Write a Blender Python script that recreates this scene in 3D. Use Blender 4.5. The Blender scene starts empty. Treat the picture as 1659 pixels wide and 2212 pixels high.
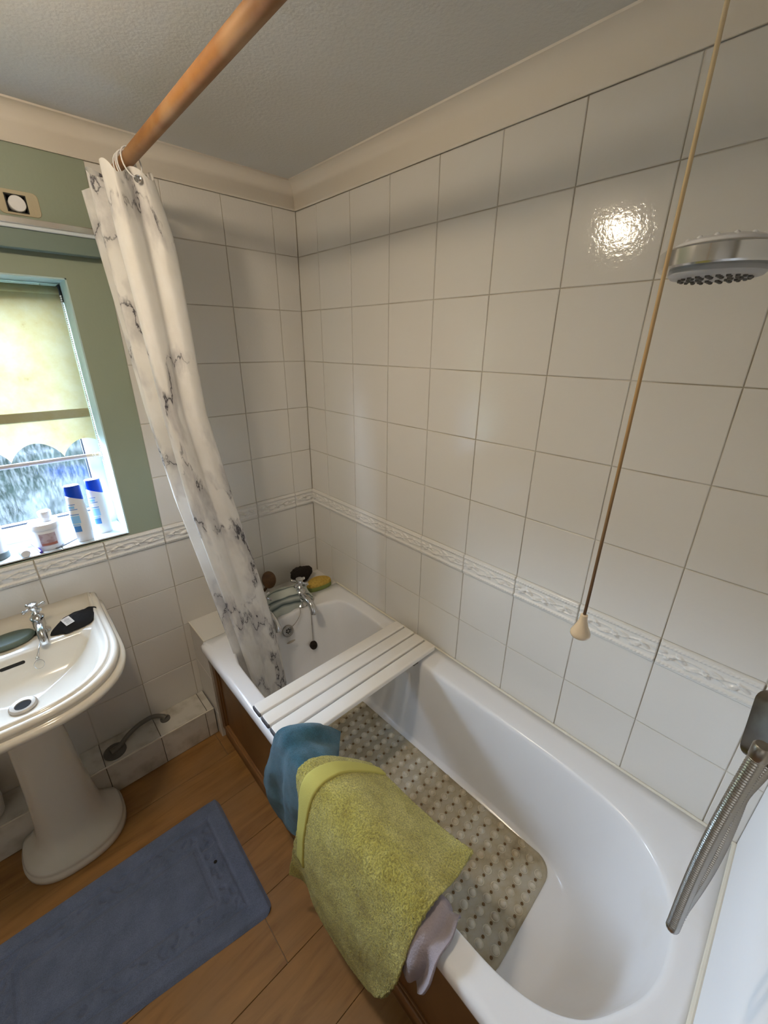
import bpy, bmesh, math, random
from mathutils import Vector, Matrix, noise
random.seed(7)
S = bpy.context.scene
COL = S.collection
PI = math.pi

# ------------------------------------------------------------------ camera
cam = bpy.data.cameras.new('camera')
cam.sensor_fit = 'HORIZONTAL'
cam.sensor_width = 36.0
cam.lens = 36.0 * 886.09 / 1659.0
cam.clip_start = 0.02
co = bpy.data.objects.new('camera', cam)
COL.objects.link(co)
R_ = ((0.73219291, -0.68105403, 0.00767802), (0.25234682, 0.28173127, 0.92571517), (-0.63262519, -0.67586456, 0.37814345))
C_ = (-1.0711242, -1.67238771, 1.68190033)
co.matrix_world = Matrix(((R_[0][0], R_[1][0], R_[2][0], C_[0]), (R_[0][1], R_[1][1], R_[2][1], C_[1]), (R_[0][2], R_[1][2], R_[2][2], C_[2]), (0, 0, 0, 1)))
S.camera = co

# ------------------------------------------------------------------ sky, lights, exposure
LAMP_STRENGTH = 190.0
SKY_STRENGTH = 80.0
SIDE_FILL_WATTS = 2.0
EXPOSURE = 0.40
SPOT_WATTS = 12.0
w = bpy.data.worlds.new('sky')
S.world = w
w.use_nodes = True
bg = w.node_tree.nodes['Background']
wt = w.node_tree
_tc = wt.nodes.new('ShaderNodeTexCoord'); _sp = wt.nodes.new('ShaderNodeSeparateXYZ'); _rp = wt.nodes.new('ShaderNodeValToRGB')
wt.links.new(_tc.outputs['Generated'], _sp.inputs[0]); wt.links.new(_sp.outputs[2], _rp.inputs['Fac']); wt.links.new(_rp.outputs['Color'], bg.inputs[0])
_rp.color_ramp.elements[0].position = 0.10; _rp.color_ramp.elements[0].color = (0.64, 0.80, 1.0, 1)
_rp.color_ramp.elements[1].position = 0.85; _rp.color_ramp.elements[1].color = (0.28, 0.38, 0.55, 1)
bg.inputs[1].default_value = SKY_STRENGTH
pl = bpy.data.lights.new('window_portal', 'AREA')
pl.shape = 'RECTANGLE'
pl.size = 0.74
pl.size_y = 0.84
pl.cycles.is_portal = True
po = bpy.data.objects.new('window_portal', pl)
po.location = (-1.18, 0.235, 1.44)
po.rotation_euler = (-PI / 2, 0, 0)
COL.objects.link(po)
# added fill light for the tiled wall, in a made-up side window
al = bpy.data.lights.new('side_fill_light', 'AREA')
al.shape = 'RECTANGLE'; al.size = 1.15; al.size_y = 1.05
al.energy = SIDE_FILL_WATTS
al.color = (1.0, 0.95, 0.87)
ao = bpy.data.objects.new('side_fill_light', al)
ao.location = (-2.425, -2.15, 1.50)
ao.rotation_euler = (0, -PI / 2, 0)
COL.objects.link(ao)
S.view_settings.view_transform = 'Standard'
S.view_settings.look = 'None'
S.view_settings.exposure = EXPOSURE
S.view_settings.gamma = 1.0
S.view_settings.use_curve_mapping = False
S.cycles.max_bounces = 10
S.cycles.diffuse_bounces = 6
S.cycles.transparent_max_bounces = 16
S.cycles.sample_clamp_indirect = 6.0
S.cycles.caustics_reflective = False
S.cycles.caustics_refractive = False

# ------------------------------------------------------------------ materials
def mat(name, color, rough=0.5, metal=0.0, spec=0.5, var=None, bump=None, coat=0.0, trans=0.0, ior=1.45, sss=0.0):
    """var=(scale, colour2, contrast_lo, contrast_hi[, detail]); bump=(scale, strength, distance[, detail])"""
    m = bpy.data.materials.new(name)
    m.use_nodes = True
    nt = m.node_tree
    b = nt.nodes['Principled BSDF']
    b.inputs['Base Color'].default_value = (*color, 1)
    b.inputs['Roughness'].default_value = rough
    b.inputs['Metallic'].default_value = metal
    b.inputs['Specular IOR Level'].default_value = spec
    b.inputs['Coat Weight'].default_value = coat
    b.inputs['Transmission Weight'].default_value = trans
    b.inputs['IOR'].default_value = ior
    tc = nt.nodes.new('ShaderNodeTexCoord')
    if var:
        n = nt.nodes.new('ShaderNodeTexNoise')
        n.inputs['Scale'].default_value = var[0]
        n.inputs['Detail'].default_value = var[4] if len(var) > 4 else 6
        nt.links.new(tc.outputs['Object'], n.inputs['Vector'])
        r = nt.nodes.new('ShaderNodeValToRGB')
        r.color_ramp.elements[0].position = var[2]
        r.color_ramp.elements[0].color = (*color, 1)
        r.color_ramp.elements[1].position = var[3]
        r.color_ramp.elements[1].color = (*var[1], 1)
        nt.links.new(n.outputs['Fac'], r.inputs['Fac'])
        nt.links.new(r.outputs['Color'], b.inputs['Base Color'])
    if bump:
        n2 = nt.nodes.new('ShaderNodeTexNoise')
        n2.inputs['Scale'].default_value = bump[0]
        n2.inputs['Detail'].default_value = bump[3] if len(bump) > 3 else 3
        nt.links.new(tc.outputs['Object'], n2.inputs['Vector'])
        bp = nt.nodes.new('ShaderNodeBump')
        bp.inputs['Strength'].default_value = bump[1]
        bp.inputs['Distance'].default_value = bump[2]
        nt.links.new(n2.outputs['Fac'], bp.inputs['Height'])
        nt.links.new(bp.outputs['Normal'], b.inputs['Normal'])
    return m

def nd(nt, t, **kw):
    n = nt.nodes.new(t)
    for k, v in kw.items():
        if k in n.inputs: n.inputs[k].default_value = v
        else: setattr(n, k, v)
    return n

def ramp(nt, src, stops):
    r = nt.nodes.new('ShaderNodeValToRGB')
    e = r.color_ramp.elements
    while len(e) < len(stops): e.new(0.5)
    for i, (p, c) in enumerate(stops):
        e[i].position = p
        e[i].color = (*c, 1) if len(c) == 3 else c
    nt.links.new(src, r.inputs['Fac'])
    return r

M = {}
M['tile'] = mat('glazed_tile', (0.68, 0.655, 0.61), 0.09, spec=0.5, bump=(110, 0.22, 0.0016, 3))
M['tile_dirty'] = mat('grubby_tile', (0.60, 0.57, 0.51), 0.25, var=(11, (0.30, 0.26, 0.20), 0.48, 0.80, 8))
M['border'] = mat('glazed_border_tile', (0.71, 0.69, 0.65), 0.2)
M['grout'] = mat('grout', (0.40, 0.36, 0.28), 0.9, var=(5, (0.60, 0.57, 0.51), 0.42, 0.62))
M['dirtygrout'] = mat('dirty_grout', (0.10, 0.09, 0.07), 0.9)
M['sage'] = mat('sage_green_paint', (0.27, 0.31, 0.235), 0.6, bump=(120, 0.15, 0.002))
M['ceil'] = mat('stippled_ceiling', (0.62, 0.61, 0.575), 0.9, bump=(110, 0.35, 0.003, 3))
M['cove'] = mat('cove_plaster', (0.70, 0.64, 0.55), 0.8, bump=(25, 0.15, 0.004))
M['white_wall'] = mat('white_wall', (0.84, 0.85, 0.87), 0.55, bump=(18, 0.15, 0.004))
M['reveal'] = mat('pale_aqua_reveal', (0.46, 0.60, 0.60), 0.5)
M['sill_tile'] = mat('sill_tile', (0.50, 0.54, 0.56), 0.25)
M['plain_wall'] = mat('plain_wall', (0.62, 0.60, 0.54), 0.8)
M['enamel'] = mat('bath_enamel', (0.80, 0.80, 0.81), 0.16, spec=0.5, var=(3.2, (0.74, 0.70, 0.63), 0.60, 0.80))
M['china'] = mat('basin_china', (0.70, 0.66, 0.58), 0.12, var=(6, (0.64, 0.55, 0.42), 0.60, 0.85))
M['chrome'] = mat('chrome', (0.66, 0.66, 0.66), 0.16, metal=1.0)
M['dull_chrome'] = mat('dull_chrome', (0.42, 0.40, 0.37), 0.32, metal=1.0, var=(30, (0.25, 0.22, 0.19), 0.4, 0.7))
M['dark_metal'] = mat('dark_reflection_metal', (0.20, 0.18, 0.155), 0.28, metal=1.0, var=(40, (0.14, 0.12, 0.10), 0.4, 0.7))  # dark reflection in the mixer put into the metal's base colour
M['hose'] = mat('hose_metal', (0.46, 0.455, 0.445), 0.26, metal=1.0)
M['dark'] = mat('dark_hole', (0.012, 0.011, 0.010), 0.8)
M['black_cloth'] = mat('black_cloth', (0.008, 0.008, 0.009), 0.95, bump=(300, 0.4, 0.002))
M['board'] = mat('bath_board_plastic', (0.82, 0.80, 0.77), 0.35, var=(4, (0.80, 0.74, 0.64), 0.45, 0.75))
M['endcap'] = mat('grey_end_cap', (0.10, 0.10, 0.11), 0.5)
M['rubber'] = mat('grey_rubber', (0.10, 0.095, 0.085), 0.55)
M['rod_white'] = mat('dull_white_rod', (0.50, 0.47, 0.50), 0.4)
M['plastic_white'] = mat('white_plastic', (0.74, 0.74, 0.75), 0.35)
M['plastic_cream'] = mat('cream_plastic', (0.80, 0.68, 0.52), 0.2)
M['blue_cap'] = mat('blue_cap', (0.0, 0.045, 0.45), 0.25)
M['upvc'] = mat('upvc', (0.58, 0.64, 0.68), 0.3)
M['gasket'] = mat('gasket', (0.03, 0.035, 0.05), 0.6)
M['green_soap'] = mat('green_soap', (0.075, 0.10, 0.075), 0.45, var=(20, (0.095, 0.125, 0.09), 0.4, 0.7))
M['sponge_y'] = mat('sponge_yellow', (0.55, 0.36, 0.07), 0.95, bump=(150, 1.0, 0.006), var=(90, (0.42, 0.27, 0.05), 0.45, 0.7))
M['sponge_g'] = mat('sponge_green', (0.22, 0.27, 0.08), 0.95, bump=(200, 0.6, 0.003))
M['brush'] = mat('brown_brush', (0.16, 0.075, 0.025), 0.5, var=(40, (0.08, 0.035, 0.015), 0.4, 0.7))
M['mesh_black'] = mat('black_scrubber', (0.018, 0.012, 0.008), 0.95, bump=(120, 1.0, 0.01))
M['grey_cloth'] = mat('grey_cloth', (0.34, 0.29, 0.31), 0.95, bump=(260, 0.6, 0.003), var=(12, (0.27, 0.235, 0.25), 0.4, 0.7))
M['pot'] = mat('white_pot', (0.72, 0.70, 0.66), 0.3)
M['purple'] = mat('purple_plastic', (0.08, 0.045, 0.30), 0.35)
M['label_print'] = mat('tub_label', (0.46, 0.38, 0.42), 0.5, var=(50, (0.35, 0.24, 0.26), 0.45, 0.6))
M['red_print'] = mat('red_print', (0.35, 0.13, 0.10), 0.5)
M['lblue'] = mat('light_blue_print', (0.25, 0.52, 0.80), 0.4)
M['mblue'] = mat('mid_blue_print', (0.06, 0.22, 0.55), 0.4)
M['care_label'] = mat('care_label', (0.62, 0.58, 0.52), 0.7)
M['ink'] = mat('ink', (0.16, 0.14, 0.13), 0.7)
M['pelmet'] = mat('pelmet_paint', (0.155, 0.20, 0.17), 0.6)
M['metal_strip'] = mat('polished_strip', (0.80, 0.77, 0.72), 0.22, metal=0.9)
M['plaster'] = mat('bare_plaster', (0.46, 0.40, 0.28), 0.9, bump=(60, 0.4, 0.004))
M['handle_grey'] = mat('grey_handle', (0.13, 0.12, 0.10), 0.35)
M['drain_ring'] = mat('drain_ring', (0.42, 0.36, 0.29), 0.4, metal=0.4)
M['rust'] = mat('rust_stain', (0.14, 0.08, 0.03), 0.8)
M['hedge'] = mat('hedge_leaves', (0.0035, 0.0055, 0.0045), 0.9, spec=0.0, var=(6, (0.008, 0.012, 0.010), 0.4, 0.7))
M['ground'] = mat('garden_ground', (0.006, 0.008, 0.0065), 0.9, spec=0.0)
M['caulk'] = mat('caulk', (0.72, 0.68, 0.58), 0.5, var=(14, (0.30, 0.20, 0.08), 0.66, 0.80))
M['clear'] = mat('clear_tube', (0.75, 0.85, 0.90), 0.2)
M['grey_band'] = mat('grey_green_band', (0.10, 0.12, 0.11), 0.5)

def wood(name, c1, c2, scale, stretch, rough, blotch=None):
    m = bpy.data.materials.new(name); m.use_nodes = True
    nt = m.node_tree; b = nt.nodes['Principled BSDF']; b.inputs['Roughness'].default_value = rough
    tc = nd(nt, 'ShaderNodeTexCoord'); mp = nd(nt, 'ShaderNodeMapping'); mp.inputs['Scale'].default_value = stretch
    oi = nd(nt, 'ShaderNodeObjectInfo')
    ad = nd(nt, 'ShaderNodeVectorMath', operation='ADD')
    sc = nd(nt, 'ShaderNodeVectorMath', operation='SCALE'); sc.inputs['Scale'].default_value = 11.0
    cmb = nd(nt, 'ShaderNodeCombineXYZ')
    nt.links.new(oi.outputs['Random'], cmb.inputs[0]); nt.links.new(oi.outputs['Random'], cmb.inputs[1])
    nt.links.new(cmb.outputs[0], sc.inputs[0])
    nt.links.new(tc.outputs['Object'], ad.inputs[0]); nt.links.new(sc.outputs[0], ad.inputs[1])
    nt.links.new(ad.outputs[0], mp.inputs['Vector'])
    n = nd(nt, 'ShaderNodeTexNoise', Scale=scale, Detail=8, Roughness=0.62, Distortion=0.6)
    nt.links.new(mp.outputs[0], n.inputs['Vector'])
    r = ramp(nt, n.outputs['Fac'], [(0.28, c2), (0.52, c1), (0.75, tuple(min(1, x * 1.3) for x in c1))])
    last = r.outputs['Color']
    if blotch:
        n2 = nd(nt, 'ShaderNodeTexNoise', Scale=blotch[0], Detail=5)
        nt.links.new(tc.outputs['Object'], n2.inputs['Vector'])
        r2 = ramp(nt, n2.outputs['Fac'], [(0.45, (0, 0, 0)), (0.7, (1, 1, 1))])
        mx = nd(nt, 'ShaderNodeMix', data_type='RGBA')
        nt.links.new(r2.outputs['Color'], mx.inputs[0]); nt.links.new(last, mx.inputs[6]); mx.inputs[7].default_value = (*blotch[1], 1)
        last = mx.outputs[2]
    nt.links.new(last, b.inputs['Base Color'])
    return m
M['floor'] = wood('laminate', (0.31, 0.155, 0.045), (0.185, 0.085, 0.024), 3.0, (1.2, 9.0, 1.0), 0.42, (5.0, (0.30, 0.165, 0.065)))
M['panel'] = wood('panel_veneer', (0.17, 0.078, 0.022), (0.11, 0.048, 0.013), 3.0, (6.0, 2.0, 1.0), 0.4)
M['panel2'] = wood('panel_veneer_light', (0.24, 0.115, 0.04), (0.17, 0.075, 0.025), 3.0, (6.0, 1.5, 6.0), 0.4)
M['rod'] = wood('rod_wood', (0.25, 0.105, 0.024), (0.18, 0.068, 0.014), 5.0, (6.0, 1.2, 6.0), 0.5, (7.0, (0.36, 0.21, 0.10)))
M['door'] = wood('door_wood', (0.42, 0.22, 0.08), (0.30, 0.15, 0.05), 3.0, (6.0, 6.0, 1.0), 0.4)

def towel_mat(name, c1, c2, c3, fuzz, lo=0.55, hi=1.22, bs=1.0):
    m = bpy.data.materials.new(name); m.use_nodes = True
    nt = m.node_tree; b = nt.nodes['Principled BSDF']
    b.inputs['Roughness'].default_value = 0.95; b.inputs['Sheen Weight'].default_value = 0.25
    tc = nd(nt, 'ShaderNodeTexCoord')
    n = nd(nt, 'ShaderNodeTexNoise', Scale=16.0, Detail=7, Roughness=0.65); nt.links.new(tc.outputs['Object'], n.inputs['Vector'])
    r = ramp(nt, n.outputs['Fac'], [(0.32, c3), (0.48, c1), (0.66, c2)])
    n2 = nd(nt, 'ShaderNodeTexNoise', Scale=fuzz, Detail=4, Roughness=0.7); nt.links.new(tc.outputs['Object'], n2.inputs['Vector'])
    r2 = ramp(nt, n2.outputs['Fac'], [(0.36, (lo, lo * 0.97, lo * 0.92)), (0.60, (hi, hi, hi))])
    mx = nd(nt, 'ShaderNodeMix', data_type='RGBA', blend_type='MULTIPLY'); mx.inputs[0].default_value = 1.0
    nt.links.new(r.outputs['Color'], mx.inputs[6]); nt.links.new(r2.outputs['Color'], mx.inputs[7])
    nt.links.new(mx.outputs[2], b.inputs['Base Color'])
    bp = nd(nt, 'ShaderNodeBump', Strength=bs, Distance=0.006)
    nt.links.new(n2.outputs['Fac'], bp.inputs['Height']); nt.links.new(bp.outputs['Normal'], b.inputs['Normal'])
    return m
M['yellow'] = towel_mat('yellow_terry', (0.48, 0.42, 0.075), (0.60, 0.54, 0.14), (0.38, 0.31, 0.04), 250)
M['yellow_band'] = mat('yellow_woven_band', (0.47, 0.43, 0.11), 0.9, bump=(420, 0.35, 0.002))
M['teal'] = towel_mat('teal_terry', (0.032, 0.13, 0.20), (0.05, 0.175, 0.27), (0.02, 0.095, 0.145), 420, 0.70, 1.12, 0.7)
M['rug'] = towel_mat('blue_rug', (0.135, 0.18, 0.31), (0.16, 0.21, 0.36), (0.11, 0.15, 0.26), 420, 0.80, 1.08, 0.35)

def curtain_mat():
    m = bpy.data.materials.new('marble_curtain'); m.use_nodes = True
    nt = m.node_tree; b = nt.nodes['Principled BSDF']; out = nt.nodes['Material Output']
    b.inputs['Roughness'].default_value = 0.55
    uv = nd(nt, 'ShaderNodeUVMap'); uv.uv_map = 'UVMap'
    mp = nd(nt, 'ShaderNodeMapping'); nt.links.new(uv.outputs[0], mp.inputs['Vector'])
    mp.inputs['Location'].default_value = (0.37, 0.11, 0)
    n1 = nd(nt, 'ShaderNodeTexNoise', Scale=7.0, Detail=5, Roughness=0.6); nt.links.new(mp.outputs[0], n1.inputs['Vector'])
    sub = nd(nt, 'ShaderNodeVectorMath', operation='SUBTRACT'); sub.inputs[1].default_value = (0.5, 0.5, 0.5)
    nt.links.new(n1.outputs['Color'], sub.inputs[0])
    sc = nd(nt, 'ShaderNodeVectorMath', operation='SCALE'); sc.inputs['Scale'].default_value = 0.32
    nt.links.new(sub.outputs[0], sc.inputs[0])
    ad = nd(nt, 'ShaderNodeVectorMath', operation='ADD'); nt.links.new(mp.outputs[0], ad.inputs[0]); nt.links.new(sc.outputs[0], ad.inputs[1])
    mp2 = nd(nt, 'ShaderNodeMapping'); mp2.inputs['Scale'].default_value = (0.42, 1.45, 1.0); nt.links.new(ad.outputs[0], mp2.inputs['Vector'])
    v = nd(nt, 'ShaderNodeTexVoronoi', feature='DISTANCE_TO_EDGE', Scale=2.3); nt.links.new(mp2.outputs[0], v.inputs['Vector'])
    thin = ramp(nt, v.outputs['Distance'], [(0.0, (1, 1, 1)), (0.019, (0, 0, 0))])
    wide = ramp(nt, v.outputs['Distance'], [(0.0, (0.9, 0.9, 0.9)), (0.20, (0, 0, 0))])
    n2 = nd(nt, 'ShaderNodeTexNoise', Scale=5.5, Detail=3); nt.links.new(mp.outputs[0], n2.inputs['Vector'])
    mk = ramp(nt, n2.outputs['Fac'], [(0.45, (0, 0, 0)), (0.55, (1, 1, 1))])
    mul = nd(nt, 'ShaderNodeMath', operation='MULTIPLY'); nt.links.new(thin.outputs['Color'], mul.inputs[0]); nt.links.new(mk.outputs['Color'], mul.inputs[1])
    mul2 = nd(nt, 'ShaderNodeMath', operation='MULTIPLY'); nt.links.new(wide.outputs['Color'], mul2.inputs[0]); nt.links.new(mk.outputs['Color'], mul2.inputs[1])
    n3 = nd(nt, 'ShaderNodeTexNoise', Scale=9.0, Detail=5); nt.links.new(mp.outputs[0], n3.inputs['Vector'])
    base = ramp(nt, n3.outputs['Fac'], [(0.35, (0.82, 0.80, 0.76)), (0.7, (0.90, 0.89, 0.87))])
    mx = nd(nt, 'ShaderNodeMix', data_type='RGBA'); nt.links.new(mul2.outputs[0], mx.inputs[0]); nt.links.new(base.outputs['Color'], mx.inputs[6]); mx.inputs[7].default_value = (0.50, 0.485, 0.49, 1)
    mx2 = nd(nt, 'ShaderNodeMix', data_type='RGBA'); nt.links.new(mul.outputs[0], mx2.inputs[0]); nt.links.new(mx.outputs[2], mx2.inputs[6]); mx2.inputs[7].default_value = (0.02, 0.018, 0.03, 1)
    nt.links.new(mx2.outputs[2], b.inputs['Base Color'])
    tr = nd(nt, 'ShaderNodeBsdfTranslucent'); nt.links.new(mx2.outputs[2], tr.inputs['Color'])
    ms = nd(nt, 'ShaderNodeMixShader'); ms.inputs[0].default_value = 0.30
    nt.links.new(b.outputs[0], ms.inputs[1]); nt.links.new(tr.outputs[0], ms.inputs[2]); nt.links.new(ms.outputs[0], out.inputs['Surface'])
    return m
M['curtain'] = curtain_mat()

def blind_mat():
    m = bpy.data.materials.new('stained_blind'); m.use_nodes = True
    nt = m.node_tree; b = nt.nodes['Principled BSDF']; out = nt.nodes['Material Output']; b.inputs['Roughness'].default_value = 0.8
    tc = nd(nt, 'ShaderNodeTexCoord')
    n = nd(nt, 'ShaderNodeTexNoise', Scale=7.0, Detail=8, Roughness=0.7); nt.links.new(tc.outputs['Object'], n.inputs['Vector'])
    r = ramp(nt, n.outputs['Fac'], [(0.38, (0.78, 0.74, 0.46)), (0.60, (0.72, 0.62, 0.30)), (0.72, (0.45, 0.30, 0.12))])
    nt.links.new(r.outputs['Color'], b.inputs['Base Color'])
    tr = nd(nt, 'ShaderNodeBsdfTranslucent'); tm = nd(nt, 'ShaderNodeMix', data_type='RGBA', blend_type='MULTIPLY'); tm.inputs[0].default_value = 1.0; tm.inputs[7].default_value = (0.14, 0.14, 0.14, 1)
    nt.links.new(r.outputs['Color'], tm.inputs[6]); nt.links.new(tm.outputs[2], tr.inputs['Color'])
    ms = nd(nt, 'ShaderNodeMixShader'); ms.inputs[0].default_value = 0.5
    nt.links.new(b.outputs[0], ms.inputs[1]); nt.links.new(tr.outputs[0], ms.inputs[2]); nt.links.new(ms.outputs[0], out.inputs['Surface'])
    return m
M['blind'] = blind_mat()

def glass_mat():
    m = bpy.data.materials.new('wet_glass'); m.use_nodes = True
    nt = m.node_tree; out = nt.nodes['Material Output']; nt.nodes.remove(nt.nodes['Principled BSDF'])
    tc = nd(nt, 'ShaderNodeTexCoord'); mp = nd(nt, 'ShaderNodeMapping'); mp.inputs['Scale'].default_value = (1.0, 1.0, 0.28)
    nt.links.new(tc.outputs['Object'], mp.inputs['Vector'])
    n = nd(nt, 'ShaderNodeTexNoise', Scale=90.0, Detail=4, Roughness=0.7); nt.links.new(mp.outputs[0], n.inputs['Vector'])
    r = ramp(nt, n.outputs['Fac'], [(0.45, (0.0, 0.0, 0.0)), (0.70, (0.022, 0.022, 0.022))])
    bp = nd(nt, 'ShaderNodeBump', Strength=0.4, Distance=0.003); nt.links.new(n.outputs['Fac'], bp.inputs['Height'])
    t = nd(nt, 'ShaderNodeBsdfTransparent'); t.inputs[0].default_value = (0.95, 0.96, 0.97, 1)
    tl = nd(nt, 'ShaderNodeBsdfTranslucent'); tl.inputs[0].default_value = (0.95, 0.96, 0.97, 1)
    g = nd(nt, 'ShaderNodeBsdfGlossy'); g.inputs['Roughness'].default_value = 0.15; nt.links.new(bp.outputs[0], g.inputs['Normal'])
    a = nd(nt, 'ShaderNodeMixShader'); nt.links.new(r.outputs['Color'], a.inputs[0]); nt.links.new(t.outputs[0], a.inputs[1]); nt.links.new(tl.outputs[0], a.inputs[2])
    c = nd(nt, 'ShaderNodeMixShader'); c.inputs[0].default_value = 0.08; nt.links.new(a.outputs[0], c.inputs[1]); nt.links.new(g.outputs[0], c.inputs[2])
    nt.links.new(c.outputs[0], out.inputs['Surface'])
    return m
M['glass'] = glass_mat()

def bathmat_mat():
    m = bpy.data.materials.new('clear_rubber_mat'); m.use_nodes = True
    nt = m.node_tree; b = nt.nodes['Principled BSDF']; out = nt.nodes['Material Output']
    b.inputs['Roughness'].default_value = 0.35
    tc = nd(nt, 'ShaderNodeTexCoord')
    n = nd(nt, 'ShaderNodeTexNoise', Scale=7.0, Detail=7, Roughness=0.65); nt.links.new(tc.outputs['Object'], n.inputs['Vector'])
    r = ramp(nt, n.outputs['Fac'], [(0.38, (0.68, 0.65, 0.57)), (0.54, (0.57, 0.50, 0.36)), (0.72, (0.28, 0.20, 0.10))])
    nt.links.new(r.outputs['Color'], b.inputs['Base Color'])
    t = nd(nt, 'ShaderNodeBsdfTransparent'); t.inputs[0].default_value = (0.95, 0.92, 0.84, 1)
    ms = nd(nt, 'ShaderNodeMixShader'); ms.inputs[0].default_value = 0.5
    nt.links.new(t.outputs[0], ms.inputs[1]); nt.links.new(b.outputs[0], ms.inputs[2]); nt.links.new(ms.outputs[0], out.inputs['Surface'])
    return m
M['bathmat'] = bathmat_mat()

M['dome'] = mat('rubber_domes', (0.60, 0.56, 0.46), 0.3, var=(7, (0.46, 0.38, 0.25), 0.42, 0.64))
def stripe_mat():
    m = bpy.data.materials.new('striped_flannel'); m.use_nodes = True
    nt = m.node_tree; b = nt.nodes['Principled BSDF']; b.inputs['Roughness'].default_value = 0.95
    uv = nd(nt, 'ShaderNodeUVMap'); uv.uv_map = 'UVMap'
    sp = nd(nt, 'ShaderNodeSeparateXYZ'); nt.links.new(uv.outputs[0], sp.inputs[0])
    k = (0.50, 0.53, 0.47); d = (0.04, 0.07, 0.075)
    r = ramp(nt, sp.outputs[1], [(0.0, k), (0.50, k), (0.53, d), (0.58, k), (0.74, k), (0.77, d), (0.83, k), (0.90, d), (0.94, k)])
    r.color_ramp.interpolation = 'LINEAR'
    nt.links.new(r.outputs['Color'], b.inputs['Base Color'])
    return m
M['stripe'] = stripe_mat()

def cord_mat():
    m = bpy.data.materials.new('grubby_cord'); m.use_nodes = True
    nt = m.node_tree; b = nt.nodes['Principled BSDF']; b.inputs['Roughness'].default_value = 0.8
    tc = nd(nt, 'ShaderNodeTexCoord'); sp = nd(nt, 'ShaderNodeSeparateXYZ'); nt.links.new(tc.outputs['Generated'], sp.inputs[0])
    r = ramp(nt, sp.outputs[2], [(0.0, (0.10, 0.055, 0.03)), (0.12, (0.20, 0.12, 0.06)), (0.33, (0.45, 0.28, 0.12)), (0.6, (0.62, 0.48, 0.28)), (1.0, (0.72, 0.64, 0.50))])
    nt.links.new(r.outputs['Color'], b.inputs['Base Color'])
    return m
M['cord'] = cord_mat()

def lamp_mat():
    m = bpy.data.materials.new('lamp_bowl'); m.use_nodes = True
    nt = m.node_tree; b = nt.nodes['Principled BSDF']
    b.inputs['Base Color'].default_value = (0.9, 0.85, 0.75, 1)
    b.inputs['Emission Color'].default_value = (1.0, 0.82, 0.60, 1)
    b.inputs['Emission Strength'].default_value = LAMP_STRENGTH
    return m
M['lamp'] = lamp_mat()

# ------------------------------------------------------------------ mesh helpers
class MB:
    def __init__(s): s.v = []; s.f = []
    def add(s, vs, fs):
        o = len(s.v); s.v += [tuple(p) for p in vs]; s.f += [tuple(i + o for i in f) for f in fs]; return s
    def box(s, x0, x1, y0, y1, z0, z1):
        v = [(x, y, z) for x in (x0, x1) for y in (y0, y1) for z in (z0, z1)]
        return s.add(v, [(0, 1, 3, 2), (4, 6, 7, 5), (0, 4, 5, 1), (2, 3, 7, 6), (0, 2, 6, 4), (1, 5, 7, 3)])
    def rings(s, rs, cap0=True, cap1=True, closed=True):
        n = len(rs[0]); v = [p for r in rs for p in r]; f = []
        for i in range(len(rs) - 1):
            for j in range(n if closed else n - 1):
                k = (j + 1) % n
                f.append((i * n + j, i * n + k, (i + 1) * n + k, (i + 1) * n + j))
        if cap0: f.append(tuple(range(n - 1, -1, -1)))
        if cap1: f.append(tuple((len(rs) - 1) * n + j for j in range(n)))
        return s.add(v, f)
    def lathe(s, prof, c=(0, 0, 0), n=24, axis='Z', mtx=None):
        rs = []
        for r, z in prof:
            ring = []
            for j in range(n):
                a = 2 * PI * j / n
                p = Vector((r * math.cos(a), r * math.sin(a), z))
                if mtx is not None: p = mtx @ p
                ring.append(p + Vector(c))
            rs.append(ring)
        return s.rings(rs)
    def tube(s, pts, r, n=10, caps=True, flat=1.0):
        pts = [Vector(p) for p in pts]; rs = []; up = Vector((0, 0, 1)); prev = None
        for i, p in enumerate(pts):
            t = (pts[min(i + 1, len(pts) - 1)] - pts[max(i - 1, 0)])
            if t.length < 1e-9: t = Vector((0, 0, 1))
            t.normalize()
            if prev is None:
                a = up if abs(t.z) < 0.9 else Vector((0, 1, 0))
                u = t.cross(a).normalized()
            else:
                u = (prev - t * prev.dot(t)).normalized()
            prev = u; v2 = t.cross(u)
            rr = r[i] if isinstance(r, (list, tuple)) else r
            rs.append([p + u * rr * math.cos(2 * PI * j / n) + v2 * rr * flat * math.sin(2 * PI * j / n) for j in range(n)])
        return s.rings(rs, caps, caps)
    def grid(s, fn, nu, nv, closed_u=False):
        v = [fn(i / nu, j / nv) for i in range(nu + 1) for j in range(nv + 1)]
        f = [(i * (nv + 1) + j, i * (nv + 1) + j + 1, (i + 1) * (nv + 1) + j + 1, (i + 1) * (nv + 1) + j) for i in range(nu) for j in range(nv)]
        return s.add(v, f)
    def sphere(s, c, r, n=12, sq=(1, 1, 1)):
        prof = [(max(1e-4, r * math.sin(PI * k / (n // 2 + 2))), -r * math.cos(PI * k / (n // 2 + 2))) for k in range(n // 2 + 3)]
        return s.lathe(prof, c, n, mtx=Matrix.Diagonal(Vector(sq)))

def link(name, me, parent=None, loc=(0, 0, 0)):
    o = bpy.data.objects.new(name, me); COL.objects.link(o); o.location = loc
    if parent: o.parent = parent
    return o

def origin_of(p):
    l = Vector((0, 0, 0))
    while p is not None: l += p.location; p = p.parent
    return l

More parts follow.
